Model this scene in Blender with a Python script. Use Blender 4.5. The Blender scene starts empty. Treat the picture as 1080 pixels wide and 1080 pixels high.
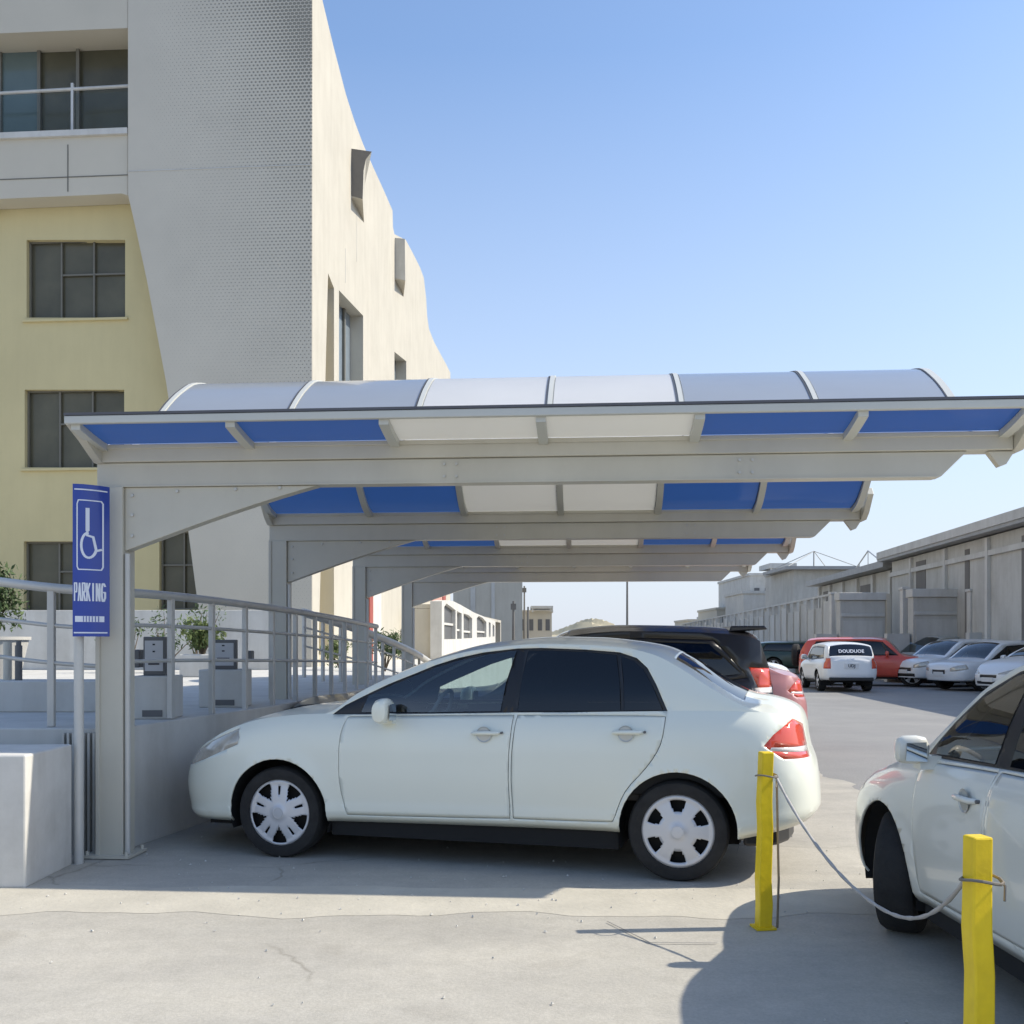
import bpy, bmesh, math, random
from mathutils import Vector, Matrix
from mathutils.geometry import tessellate_polygon
random.seed(7)
R = math.radians
scn = bpy.context.scene
COL = scn.collection

# ------------------------------------------------------------------ camera
F, HOR, EYE = 1080.0, 677.0, 1.45
cam = bpy.data.cameras.new('camera'); cam_o = bpy.data.objects.new('camera', cam); COL.objects.link(cam_o)
cam.sensor_width = 36; cam.lens = 36; cam.shift_y = (HOR - 540) / 1080; cam.clip_end = 3000; cam.clip_start = .05
cam_o.location = (0, 0, EYE); cam_o.rotation_euler = (R(90), 0, 0)
scn.camera = cam_o

# ------------------------------------------------------------------ materials
def nt(name):
    m = bpy.data.materials.new(name); m.use_nodes = True
    n = m.node_tree.nodes; l = m.node_tree.links
    return m, n, l, n['Principled BSDF']
def coords(n, l, scale=(1, 1, 1)):
    t = n.new('ShaderNodeTexCoord'); mp = n.new('ShaderNodeMapping'); mp.inputs['Scale'].default_value = scale
    l.new(t.outputs['Object'], mp.inputs['Vector']); return mp.outputs['Vector']
def noise(n, l, vec, scale, detail=4, rough=.6):
    x = n.new('ShaderNodeTexNoise'); x.inputs['Scale'].default_value = scale
    x.inputs['Detail'].default_value = detail; x.inputs['Roughness'].default_value = rough
    l.new(vec, x.inputs['Vector']); return x.outputs['Fac']
def ramp(n, l, fac, stops):
    r = n.new('ShaderNodeValToRGB'); e = r.color_ramp.elements
    while len(e) < len(stops): e.new(.5)
    for k, (p, c) in enumerate(stops):
        e[k].position = p; e[k].color = (*c, 1) if len(c) == 3 else c
    l.new(fac, r.inputs['Fac']); return r.outputs['Color']
def mixc(n, l, a, b, fac, mode='MIX'):
    x = n.new('ShaderNodeMix'); x.data_type = 'RGBA'; x.blend_type = mode
    for sock, v in ((x.inputs['Factor'], fac), (x.inputs['A'], a), (x.inputs['B'], b)):
        if isinstance(v, (int, float)): sock.default_value = v
        elif isinstance(v, tuple): sock.default_value = (*v, 1)
        else: l.new(v, sock)
    return x.outputs['Result']
def bump(n, l, p, h, strength=.3, dist=.02):
    b = n.new('ShaderNodeBump'); b.inputs['Strength'].default_value = strength; b.inputs['Distance'].default_value = dist
    l.new(h, b.inputs['Height']); l.new(b.outputs['Normal'], p.inputs['Normal'])
def mat(name, c, rough=.5, metal=0, var=.08, vs=3, coat=0, bmp=0, bs=60, spec=.5, dirt=0):
    m, n, l, p = nt(name)
    p.inputs['Roughness'].default_value = rough; p.inputs['Metallic'].default_value = metal
    p.inputs['Coat Weight'].default_value = coat; p.inputs['Coat Roughness'].default_value = .04
    p.inputs['Specular IOR Level'].default_value = spec
    v = coords(n, l)
    f = noise(n, l, v, vs, 5)
    lo = tuple(x * (1 - var) for x in c); hi = tuple(min(1, x * (1 + var)) for x in c)
    cc = ramp(n, l, f, [(.3, lo), (.7, hi)])
    if dirt:   # rain streaks and grime of its own shape
        d1 = noise(n, l, coords(n, l, (3, 3, .5)), 1.1, 5, .6); d2 = noise(n, l, v, 1.1, 6, .75)
        k1 = ramp(n, l, d1, [(.42, (1, 1, 1)), (.72, (1 - dirt, 1 - dirt * 1.05, 1 - dirt * 1.15))]); k2 = ramp(n, l, d2, [(.48, (1, 1, 1)), (.75, (1 - dirt * .8, 1 - dirt * .85, 1 - dirt * .95))])
        cc = mixc(n, l, mixc(n, l, cc, k1, 1.0, 'MULTIPLY'), k2, 1.0, 'MULTIPLY')
    l.new(cc, p.inputs['Base Color'])
    if bmp: bump(n, l, p, noise(n, l, v, bs, 3), bmp, .01)
    return m
def glass(name, tint, gloss=.12, rough=.02, ior=1.5, refl=(1, 1, 1)):
    m = bpy.data.materials.new(name); m.use_nodes = True; n = m.node_tree.nodes; l = m.node_tree.links
    n.remove(n['Principled BSDF']); out = n['Material Output']
    tr = n.new('ShaderNodeBsdfTransparent'); tr.inputs['Color'].default_value = (*tint, 1)
    gl = n.new('ShaderNodeBsdfGlossy'); gl.inputs['Roughness'].default_value = rough; gl.inputs['Color'].default_value = (*refl, 1)
    fr = n.new('ShaderNodeFresnel'); fr.inputs['IOR'].default_value = ior
    ad = n.new('ShaderNodeMath'); ad.operation = 'ADD'; ad.use_clamp = True; ad.inputs[1].default_value = gloss
    l.new(fr.outputs[0], ad.inputs[0])
    mx = n.new('ShaderNodeMixShader'); l.new(ad.outputs[0], mx.inputs[0]); l.new(tr.outputs[0], mx.inputs[1]); l.new(gl.outputs[0], mx.inputs[2])
    l.new(mx.outputs[0], out.inputs['Surface']); return m
def sheet(name, col, trans_col, tfac, rough=.25, coat=0, spec=.5):
    """translucent plastic sheet: part diffuse plastic, part light passing through"""
    m, n, l, p = nt(name); out = n['Material Output']
    v = coords(n, l); f = noise(n, l, v, 1.3, 4)
    l.new(ramp(n, l, f, [(.3, tuple(x * .93 for x in col)), (.7, col)]), p.inputs['Base Color'])
    p.inputs['Roughness'].default_value = rough; p.inputs['Coat Weight'].default_value = coat; p.inputs['Specular IOR Level'].default_value = spec
    t = n.new('ShaderNodeBsdfTranslucent'); t.inputs['Color'].default_value = (*trans_col, 1)
    mx = n.new('ShaderNodeMixShader'); mx.inputs[0].default_value = tfac
    l.new(p.outputs[0], mx.inputs[1]); l.new(t.outputs[0], mx.inputs[2]); l.new(mx.outputs[0], out.inputs['Surface'])
    return m

M = {}
M['white_paint'] = mat('white_paint', (.80, .81, .70), .28, var=.012, vs=1, coat=.6)
M['pearl_paint'] = mat('pearl_paint', (.76, .75, .66), .28, var=.012, vs=1, coat=.6)
M['plain_white'] = mat('plain_white', (.78, .79, .79), .3, var=.02, coat=.5)
M['black_paint'] = mat('black_paint', (.010, .010, .012), .3, coat=.25)
M['red_paint'] = mat('red_paint', (.62, .085, .05), .3, coat=.6)
M['pink_paint'] = mat('pink_paint', (.46, .20, .19), .35, coat=.6)
M['green_paint'] = mat('green_paint', (.03, .06, .045), .35, coat=.5)
M['silver_paint'] = mat('silver_paint', (.52, .53, .50), .35, .3, coat=.5)
M['dark_inside'] = mat('dark_inside', (.06, .06, .06), .8)
M['liner'] = mat('liner', (.012, .012, .012), .9)
M['rubber'] = mat('rubber', (.022, .021, .02), .85, var=.3, vs=12, bmp=.2, bs=90)
M['black_trim'] = mat('black_trim', (.012, .012, .014), .35)
M['hubcap'] = mat('hubcap', (.62, .62, .63), .35, .25, var=.04)
M['seat_cloth'] = mat('seat_cloth', (.16, .15, .14), .9)
M['wheel_grey'] = mat('wheel_grey', (.25, .26, .27), .6)
M['chrome'] = mat('chrome', (.6, .6, .6), .18, 1)
M['mirror'] = mat('mirror', (.7, .75, .78), .03, 1, var=0)
M['lamp_red'] = mat('lamp_red', (.62, .06, .02), .12, coat=1)
M['lamp_orange'] = mat('lamp_orange', (.75, .22, .08), .15, coat=1)
M['lamp_clear'] = mat('lamp_clear', (.50, .47, .41), .15, .2, coat=1, var=.25, vs=9)
M['lamp_white'] = mat('lamp_white', (.75, .7, .66), .15, coat=1)
M['glass_front'] = glass('glass_front', (.66, .76, .75), .07)
M['glass_shield'] = glass('glass_shield', (.6, .68, .67), .05)
M['glass_tint'] = glass('glass_tint', (.03, .03, .035), .015)
M['glass_dark'] = glass('glass_dark', (.05, .06, .06), .04)
M['steel'] = mat('steel', (.57, .54, .45), .45, var=.05, vs=1.2, coat=.1, bmp=.05, bs=3, dirt=.06)
M['steel_light'] = mat('steel_light', (.56, .56, .51), .4, var=.04, vs=2)
M['gutter_dark'] = mat('gutter_dark', (.10, .10, .11), .5)
M['rail_paint'] = mat('rail_paint', (.58, .57, .53), .38, .15, var=.06, vs=4, dirt=.1)
M['blue_out_sky'] = sheet('blue_out_sky', (.43, .455, .475), (.6, .65, .7), .22, .2, .7)  # grey base colour stands in for sky reflected off the blue sheet
M['blue_in'] = sheet('blue_in', (.05, .11, .30), (.13, .32, .80), .74, .12, .8)
M['white_out'] = sheet('white_out', (.88, .87, .84), (.8, .8, .8), .32, .3, .4)
M['white_in'] = sheet('white_in', (.75, .74, .70), (.9, .88, .8), .55, .4)
M['edge'] = mat('edge', (.3, .32, .36), .3)
M['yellow'] = mat('yellow', (.95, .66, .012), .45, var=.1, vs=8, bmp=.15, bs=25, dirt=.3)
M['chain'] = mat('chain', (.42, .40, .37), .5, var=.15, vs=14)
M['wire'] = mat('wire', (.25, .22, .18), .5, .6)
M['sign_blue'] = mat('sign_blue', (.008, .045, .33), .3, var=.06, coat=.3)
M['sign_white'] = mat('sign_white', (.75, .78, .85), .4, var=.02)
M['block_white'] = mat('block_white', (.64, .62, .57), .8, var=.06, vs=4, bmp=.12, bs=40, dirt=.2)
M['render_white'] = mat('render_white', (.60, .585, .54), .85, var=.05, vs=2, bmp=.1, bs=30, dirt=.14)
M['render_cream'] = mat('render_cream', (.52, .485, .405), .85, var=.05, vs=.6, bmp=.1, bs=30, dirt=.08)
M['render_beige'] = mat('render_beige', (.56, .515, .42), .85, var=.06, vs=.3, bmp=.1, bs=20)
M['render_yellow'] = mat('render_yellow', (.62, .53, .29), .85, var=.04, vs=.5, bmp=.08, bs=20, dirt=.04)
M['render_pink'] = mat('render_pink', (.55, .30, .25), .8)
M['red_trim'] = mat('red_trim', (.33, .08, .06), .6)
M['warehouse'] = mat('warehouse', (.50, .49, .45), .9, var=.1, vs=.5, bmp=.15, bs=8, dirt=.15)
M['warehouse_light'] = mat('warehouse_light', (.56, .55, .51), .9, var=.08, vs=.7, bmp=.1, bs=8, dirt=.12)
M['warehouse_dark'] = mat('warehouse_dark', (.17, .16, .145), .9, var=.15, vs=.7)
M['roof_metal'] = mat('roof_metal', (.33, .33, .32), .6, .2, var=.1)
M['dune'] = mat('dune', (.48, .42, .28), .95, var=.12, vs=.2)
M['win_glass'] = mat('win_glass', (.105, .098, .065), .2, spec=.35, var=.25, vs=.7)
M['win_blind'] = mat('win_blind', (.12, .16, .155), .15, var=.08, vs=.7)
M['win_frame'] = mat('win_frame', (.16, .15, .12), .5)
M['win_side'] = mat('win_side', (.20, .24, .27), .3, spec=.4, var=.1)
M['plate'] = mat('plate', (.75, .75, .74), .5)
M['ink'] = mat('ink', (.02, .02, .025), .6)
M['leaf'] = mat('leaf', (.07, .11, .035), .7, var=.5, vs=12)
M['leaf_light'] = mat('leaf_light', (.13, .17, .05), .7, var=.3, vs=9)
M['bark'] = mat('bark', (.12, .09, .06), .9)
M['kiosk_dark'] = mat('kiosk_dark', (.12, .12, .12), .4)
M['kiosk_grey'] = mat('kiosk_grey', (.5, .5, .5), .5)

def ground_mats():
    # asphalt
    m, n, l, p = nt('asphalt'); v = coords(n, l)
    big = noise(n, l, v, .35, 6, .7); fine = noise(n, l, v, 55, 3, .8)
    base = ramp(n, l, big, [(.3, (.235, .23, .22)), (.55, (.285, .278, .262)), (.75, (.34, .328, .30))])
    sp = ramp(n, l, fine, [(.35, (.75, .75, .75)), (.65, (1.12, 1.12, 1.12))])
    l.new(mixc(n, l, base, sp, 1.0, 'MULTIPLY'), p.inputs['Base Color'])
    p.inputs['Roughness'].default_value = .85; bump(n, l, p, fine, .35, .01); M['asphalt'] = m
    # pale concrete apron with stains and tyre marks
    m, n, l, p = nt('concrete'); v = coords(n, l)
    big = noise(n, l, v, .8, 7, .68); v2 = coords(n, l, (.5, 1.5, 1)); st = noise(n, l, v2, 1.1, 6, .6); fine = noise(n, l, v, 70, 3, .8)
    a = ramp(n, l, big, [(.32, (.42, .395, .34)), (.5, (.465, .435, .37)), (.68, (.51, .475, .40))])
    b = ramp(n, l, st, [(.35, (.87, .87, .88)), (.55, (1, 1, 1)), (.75, (1.07, 1.065, 1.05))])
    c = mixc(n, l, a, b, 1.0, 'MULTIPLY')
    sp = ramp(n, l, fine, [(.36, (.90, .90, .90)), (.64, (1.06, 1.06, 1.06))])
    c = mixc(n, l, c, sp, 1.0, 'MULTIPLY')
    oil = noise(n, l, v, 1.7, 2, .4); c = mixc(n, l, c, ramp(n, l, oil, [(.66, (1, 1, 1)), (.74, (.88, .87, .86))]), 1.0, 'MULTIPLY')
    med = noise(n, l, v, 9, 6, .75); c = mixc(n, l, c, ramp(n, l, med, [(.36, (.94, .938, .93)), (.62, (1.03, 1.03, 1.03))]), 1.0, 'MULTIPLY')
    wn = n.new('ShaderNodeTexNoise'); wn.inputs['Scale'].default_value = 1.3; wn.inputs['Detail'].default_value = 6; l.new(v, wn.inputs['Vector'])
    vx = n.new('ShaderNodeTexVoronoi'); vx.feature = 'DISTANCE_TO_EDGE'; vx.inputs['Scale'].default_value = .36
    l.new(mixc(n, l, v, wn.outputs['Color'], .35), vx.inputs['Vector'])
    gate = ramp(n, l, noise(n, l, v, .6, 2, .5), [(.5, (1, 1, 1)), (.56, (0, 0, 0))]); line = ramp(n, l, vx.outputs['Distance'], [(.0, (.72, .71, .69)), (.003, (1, 1, 1))])
    c = mixc(n, l, c, mixc(n, l, line, (1, 1, 1), gate), 1.0, 'MULTIPLY')
    l.new(c, p.inputs['Base Color'])
    p.inputs['Roughness'].default_value = .8
    hsum = n.new('ShaderNodeMath'); hsum.operation = 'ADD'; l.new(fine, hsum.inputs[0]); l.new(st, hsum.inputs[1])
    bump(n, l, p, hsum.outputs[0], .25, .008); M['concrete'] = m
    # pale cream strip along the edge of the slab
    m, n, l, p = nt('pale_cream'); v = coords(n, l); f = noise(n, l, v, 2.2, 7, .7)
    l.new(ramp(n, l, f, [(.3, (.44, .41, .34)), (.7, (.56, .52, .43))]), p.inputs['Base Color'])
    p.inputs['Roughness'].default_value = .95; bump(n, l, p, noise(n, l, v, 30, 4), .4, .01); M['pale_cream'] = m
    # perforated facade cladding: rows of small round holes that thin out towards one side
    m, n, l, p = nt('perforated'); t = n.new('ShaderNodeTexCoord'); sx = n.new('ShaderNodeSeparateXYZ'); l.new(t.outputs['Object'], sx.inputs[0])
    def mth(op, a, b=None, cl=False):
        x = n.new('ShaderNodeMath'); x.operation = op; x.use_clamp = cl
        for k, q in enumerate((a, b)):
            if q is None: continue
            if isinstance(q, (int, float)): x.inputs[k].default_value = q
            else: l.new(q, x.inputs[k])
        return x.outputs[0]
    P = .098
    row = mth('DIVIDE', sx.outputs['Z'], P * .8); rf = mth('FLOOR', row); odd = mth('MODULO', rf, 2.0)
    cx = mth('ADD', mth('DIVIDE', sx.outputs['X'], P), mth('MULTIPLY', odd, .5))
    fx = mth('SUBTRACT', mth('FRACT', cx), .5); fz = mth('SUBTRACT', mth('FRACT', row), .5)
    d = mth('SQRT', mth('ADD', mth('MULTIPLY', fx, fx), mth('MULTIPLY', fz, fz)))
    vv = coords(n, l); nz = noise(n, l, vv, .22, 3, .5)
    g = mth('ADD', mth('MULTIPLY', sx.outputs['X'], .24), 1.12)               # strong near the corner
    gz = mth('MULTIPLY', mth('SUBTRACT', sx.outputs['Z'], 4.0), .08, True)
    size = mth('MULTIPLY', mth('MULTIPLY', g, mth('ADD', nz, .25)), mth('ADD', gz, .28))
    rad = mth('MULTIPLY', size, .43)
    hole = mth('MULTIPLY', mth('SUBTRACT', rad, d), 9.0, True)
    basec = ramp(n, l, noise(n, l, vv, .5, 5), [(.3, (.54, .50, .415)), (.7, (.60, .555, .46))])
    l.new(mixc(n, l, basec, (.25, .235, .195), hole), p.inputs['Base Color'])
    p.inputs['Roughness'].default_value = .8
    inv = mth('SUBTRACT', 1.0, hole); bump(n, l, p, inv, .5, .03); M['perforated'] = m
ground_mats()

# ------------------------------------------------------------------ mesh helpers
class MB:
    def __init__(s): s.v = []; s.f = []; s.mi = []
    def add(s, vs, fs, mi=0):
        o = len(s.v); s.v += [tuple(v) for v in vs]
        for f in fs: s.f.append([i + o for i in f]); s.mi.append(mi)
        return s
    def box(s, a, b, mi=0):
        x0, y0, z0 = a; x1, y1, z1 = b
        v = [(x0, y0, z0), (x1, y0, z0), (x1, y1, z0), (x0, y1, z0), (x0, y0, z1), (x1, y0, z1), (x1, y1, z1), (x0, y1, z1)]
        return s.add(v, [(3, 2, 1, 0), (4, 5, 6, 7), (0, 1, 5, 4), (1, 2, 6, 5), (2, 3, 7, 6), (3, 0, 4, 7)], mi)
    def prism(s, pts, off, mi=0):
        """planar 3D outline extruded by vector off"""
        n = len(pts); off = Vector(off); p = [Vector(q) for q in pts]
        nrm = Vector((0, 0, 0))
        for i in range(n): nrm += p[i].cross(p[(i + 1) % n])
        if nrm.dot(off) > 0: p.reverse()
        v = p + [q + off for q in p]
        fs = [list(range(n)), list(range(2 * n - 1, n - 1, -1))] + [((i + 1) % n, i, i + n, (i + 1) % n + n) for i in range(n)]
        return s.add(v, fs, mi)
    def slab(s, fn, outline, holes, off, mi=0):
        """outline with holes in 2D (u,z), mapped by fn to 3D, extruded by off"""
        off = Vector(off); loops = [outline] + holes; flat = [q for L in loops for q in L]
        tris = tessellate_polygon([[Vector((q[0], q[1], 0)) for q in L] for L in loops])
        P = [Vector(fn(*q)) for q in flat]; n = len(P)
        s.add(P + [q + off for q in P], [list(t) for t in tris] + [[i + n for i in reversed(t)] for t in tris], mi)
        o = len(s.v) - 2 * n; k = 0
        for L in loops:
            m = len(L)
            for i in range(m):
                a, b = k + i + o, k + (i + 1) % m + o
                s.f.append([a, b, b + n, a + n]); s.mi.append(mi)
            k += m
        return s
    def tube(s, pts, r, n=10, mi=0, caps=True):
        pts = [Vector(p) for p in pts]; rr = r if isinstance(r, (list, tuple)) else [r] * len(pts)
        base = len(s.v); prev = None
        for i, p in enumerate(pts):
            d = (pts[min(i + 1, len(pts) - 1)] - pts[max(i - 1, 0)]).normalized()
            if prev is None:
                a = d.cross(Vector((0, 0, 1)) if abs(d.z) < .9 else Vector((1, 0, 0))).normalized()
            else: a = (prev - d * prev.dot(d)).normalized()
            prev = a; b = d.cross(a)
            for k in range(n):
                t = 2 * math.pi * k / n; s.v.append(tuple(p + (a * math.cos(t) + b * math.sin(t)) * rr[i]))
        for i in range(len(pts) - 1):
            for k in range(n):
                q = base + i * n; s.f.append([q + k, q + (k + 1) % n, q + n + (k + 1) % n, q + n + k]); s.mi.append(mi)
        if caps:
            s.f.append([base + k for k in reversed(range(n))]); s.mi.append(mi)
            e = base + (len(pts) - 1) * n; s.f.append([e + k for k in range(n)]); s.mi.append(mi)
        return s
    def lathe(s, prof, n=32, axis='y', c=(0, 0, 0), mi=0):
        """prof: (radius, along)"""
        base = len(s.v)
        for (r, h) in prof:
            for k in range(n):
                t = 2 * math.pi * k / n; a, b = r * math.cos(t), r * math.sin(t)
                q = (a, h, b) if axis == 'y' else (a, b, h)
                s.v.append((q[0] + c[0], q[1] + c[1], q[2] + c[2]))
        for i in range(len(prof) - 1):
            for k in range(n):
                q = base + i * n; s.f.append([q + k, q + (k + 1) % n, q + n + (k + 1) % n, q + n + k]); s.mi.append(mi)
        return s
    def build(s, name, mats, parent=None, smooth=None, bevel=0, fix=True):
        me = bpy.data.meshes.new(name); me.from_pydata(s.v, [], s.f)
        if not isinstance(mats, (list, tuple)): mats = [mats]
        for m in mats: me.materials.append(m)
        for i, p in enumerate(me.polygons): p.material_index = min(s.mi[i], len(mats) - 1)
        if fix:
            bm = bmesh.new(); bm.from_mesh(me); bmesh.ops.recalc_face_normals(bm, faces=bm.faces); bm.to_mesh(me); bm.free()
        if smooth:
            for p in me.polygons: p.use_smooth = True
            me.set_sharp_from_angle(angle=R(smooth))
        o = bpy.data.objects.new(name, me); COL.objects.link(o)
        if parent: o.parent = parent
        if bevel:
            b = o.modifiers.new('bevel', 'BEVEL'); b.width = bevel; b.segments = 2; b.limit_method = 'ANGLE'; b.angle_limit = R(40)
        return o
def tag(o, label=None, cat=None, group=None, kind=None):
    if label: o['label'] = label
    if cat: o['category'] = cat
    if group: o['group'] = group
    if kind: o['kind'] = kind
    return o
def empty(name, loc, rz=0, label=None, cat=None, group=None):
    o = bpy.data.objects.new(name, None); COL.objects.link(o); o.location = loc; o.rotation_euler.z = rz
    return tag(o, label, cat, group)
def copy_tree(o, parent=None):
    c = o.copy(); COL.objects.link(c); c.parent = parent
    for ch in list(o.children): copy_tree(ch, c)
    return c
def pchip(pts):
    xs = [p[0] for p in pts]; ys = [p[1] for p in pts]; n = len(xs)
    h = [xs[i + 1] - xs[i] for i in range(n - 1)]; dl = [(ys[i + 1] - ys[i]) / h[i] for i in range(n - 1)]
    m = [dl[0]] + [0 if dl[i - 1] * dl[i] <= 0 else 2 * dl[i - 1] * dl[i] / (dl[i - 1] + dl[i]) for i in range(1, n - 1)] + [dl[-1]]
    def fn(x):
        if x <= xs[0]: return ys[0]
        if x >= xs[-1]: return ys[-1]
        i = max(k for k in range(n - 1) if xs[k] <= x); t = (x - xs[i]) / h[i]; t2 = t * t; t3 = t2 * t
        return ys[i] * (2 * t3 - 3 * t2 + 1) + m[i] * h[i] * (t3 - 2 * t2 + t) + ys[i + 1] * (3 * t2 - 2 * t3) + m[i + 1] * h[i] * (t3 - t2)
    return fn
def chaikin(p, k=2, closed=True):
    for _ in range(k):
        q = []; n = len(p)
        for i in range(n if closed else n - 1):
            a, b = p[i], p[(i + 1) % n]
            q += [(a[0] * .75 + b[0] * .25, a[1] * .75 + b[1] * .25), (a[0] * .25 + b[0] * .75, a[1] * .25 + b[1] * .75)]
        p = q
    return p
def area2(p): return sum(p[i][0] * p[(i + 1) % len(p)][1] - p[(i + 1) % len(p)][0] * p[i][1] for i in range(len(p)))
def inset(p, d):
    if area2(p) < 0: p = list(reversed(p))
    out = []; n = len(p)
    for i in range(n):
        a, b, c = Vector(p[i - 1]), Vector(p[i]), Vector(p[(i + 1) % n])
        e1 = (b - a).normalized(); e2 = (c - b).normalized()
        n1 = Vector((-e1.y, e1.x)); n2 = Vector((-e2.y, e2.x)); m = (n1 + n2)
        m = m / max(.3, m.dot(n1)) if m.length > 1e-6 else n1
        out.append((b.x + m.x * d, b.y + m.y * d))
    return out
def inside(p, x, y):
    c = False; n = len(p); j = n - 1
    for i in range(n):
        xi, yi = p[i]; xj, yj = p[j]
        if (yi > y) != (yj > y) and x < (xj - xi) * (y - yi) / (yj - yi) + xi: c = not c
        j = i
    return c
# text as mesh --------------------------------------------------------
def text_mesh(name, body, size, material, parent, mtx, depth=.002, bold=0, sx=1.0):
    cu = bpy.data.curves.new(name, 'FONT'); cu.body = body; cu.size = size; cu.extrude = depth; cu.offset = bold
    cu.align_x = 'CENTER'; cu.align_y = 'CENTER'; cu.resolution_u = 3
    to = bpy.data.objects.new(name, cu); COL.objects.link(to)
    me = bpy.data.meshes.new_from_object(to.evaluated_get(bpy.context.evaluated_depsgraph_get()))
    bpy.data.objects.remove(to); bpy.data.curves.remove(cu)
    me.transform(Matrix.Scale(sx, 4, (1, 0, 0))); me.transform(mtx); me.materials.clear(); me.materials.append(material)
    o = bpy.data.objects.new(name, me); COL.objects.link(o)
    if parent: o.parent = parent
    return o

# ------------------------------------------------------------------ car builder
# local frame: x from the nose (0) to the tail (L), y across, z up; nose points to -x
def cut_seg(bm, p, q, axes, test):
    a0, a1 = axes
    lo0, hi0 = min(p[0], q[0]) - 1e-4, max(p[0], q[0]) + 1e-4; lo1, hi1 = min(p[1], q[1]) - 1e-4, max(p[1], q[1]) + 1e-4
    fs = []
    for f in bm.faces:
        if not test(f): continue
        c0 = [v.co[a0] for v in f.verts]; c1 = [v.co[a1] for v in f.verts]
        if max(c0) < lo0 or min(c0) > hi0 or max(c1) < lo1 or min(c1) > hi1: continue
        fs.append(f)
    if not fs: return
    d = Vector((q[0] - p[0], q[1] - p[1]))
    if d.length < 1e-6: return
    no = Vector((0, 0, 0)); no[a0] = -d.y; no[a1] = d.x; no.normalize()
    co = Vector((0, 0, 0)); co[a0] = p[0]; co[a1] = p[1]
    es = list({e for f in fs for e in f.edges}); vs = list({v for f in fs for v in f.verts})
    bmesh.ops.bisect_plane(bm, geom=vs + es + fs, dist=1e-5, plane_co=co, plane_no=no)
def cut_poly(bm, poly, axes, test):
    for i in range(len(poly)): cut_seg(bm, poly[i], poly[(i + 1) % len(poly)], axes, test)

def wheel_part(parent, cx, cy, side, r, w, cap, steer=0):
    o = MB(); hw = w / 2; rr = r * .735
    prof = [(rr * .98, -hw * .8), (rr, -hw * .95), (r * .86, -hw * 1.02), (r * .95, -hw * .93), (r * .992, -hw * .7), (r, -hw * .3), (r, hw * .3), (r * .992, hw * .7), (r * .95, hw * .93), (r * .86, hw * 1.02), (rr, hw * .95), (rr * .98, hw * .8), (rr * .98, -hw * .8)]
    o.lathe(prof, 40)
    for k in (-.45, -.15, .15, .45): pass
    t = o.build('wheel', M['rubber'], parent, smooth=40)
    t.location = (cx, cy - side * 0, r); t.rotation_euler.z = steer
    if cap is None: return t
    y0 = side * hw * .72
    b = MB(); b.lathe([(.001, y0 - side * .05), (rr * .97, y0 - side * .05)], 32); b.lathe([(rr * .97, y0 - side * .05), (rr * .98, y0 + side * .0)], 32)
    b.build('brake_disc', M['liner'], t)
    # hubcap: polar grid with openings
    m = MB(); NA = 120; rad = [0.0, .16, .24, .34, .44, .54, .64, .72, .80, .86, .92, 1.0]
    def hgt(q): return side * (.020 * (1 - q * q) + (.006 if q > .9 else 0) + (.012 if q < .2 else 0))
    for q in rad[1:]:
        for k in range(NA):
            th = 2 * math.pi * k / NA
            m.v.append((rr * .985 * q * math.cos(th), y0 + hgt(q), rr * .985 * q * math.sin(th)))
    m.v.append((0, y0 + hgt(0), 0)); ce = len(m.v) - 1
    for k in range(NA): m.f.append([ce, k, (k + 1) % NA]); m.mi.append(0)
    for i in range(len(rad) - 2):
        qm = (rad[i + 1] + rad[i + 2]) / 2
        for k in range(NA):
            dg = (k + .5) * 360 / NA; hole = False
            if cap == 'six':
                p = (dg + 5) % 51.43 if False else (dg - 90) % 60
                p = min(p, 60 - p)
                if .56 < qm < .87 and p < 14.5 - (qm < .62) * 3: hole = True
            elif cap == 'five':
                p = (dg - 54) % 72; p = min(p, 72 - p)
                if .40 < qm < .90 and p < (16 if qm > .75 else 13 if qm > .6 else 9 if qm > .5 else 4): hole = True
                p2 = (dg - 90) % 72; p2 = min(p2, 72 - p2)
                if .5 < qm < .82 and p2 < 2.6: hole = True
            else:
                p = (dg - 90) % 72; p = min(p, 72 - p)
                if .34 < qm < .9 and p > 14: hole = True
            if hole: continue
            m.f.append([i * NA + k, i * NA + (k + 1) % NA, (i + 1) * NA + (k + 1) % NA, (i + 1) * NA + k]); m.mi.append(0)
    h = m.build('hubcap', M['hubcap'], t, smooth=35, fix=False)
    s = h.modifiers.new('solid', 'SOLIDIFY'); s.thickness = .006; s.offset = 0
    d = MB(); d.lathe([(.001, y0 + side * .036), (rr * .15, y0 + side * .034), (rr * .17, y0 + side * .022)], 20); d.build('hub_badge', M['kiosk_grey'] if cap == 'five' else M['hubcap'], t, smooth=40)
    return t

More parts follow.
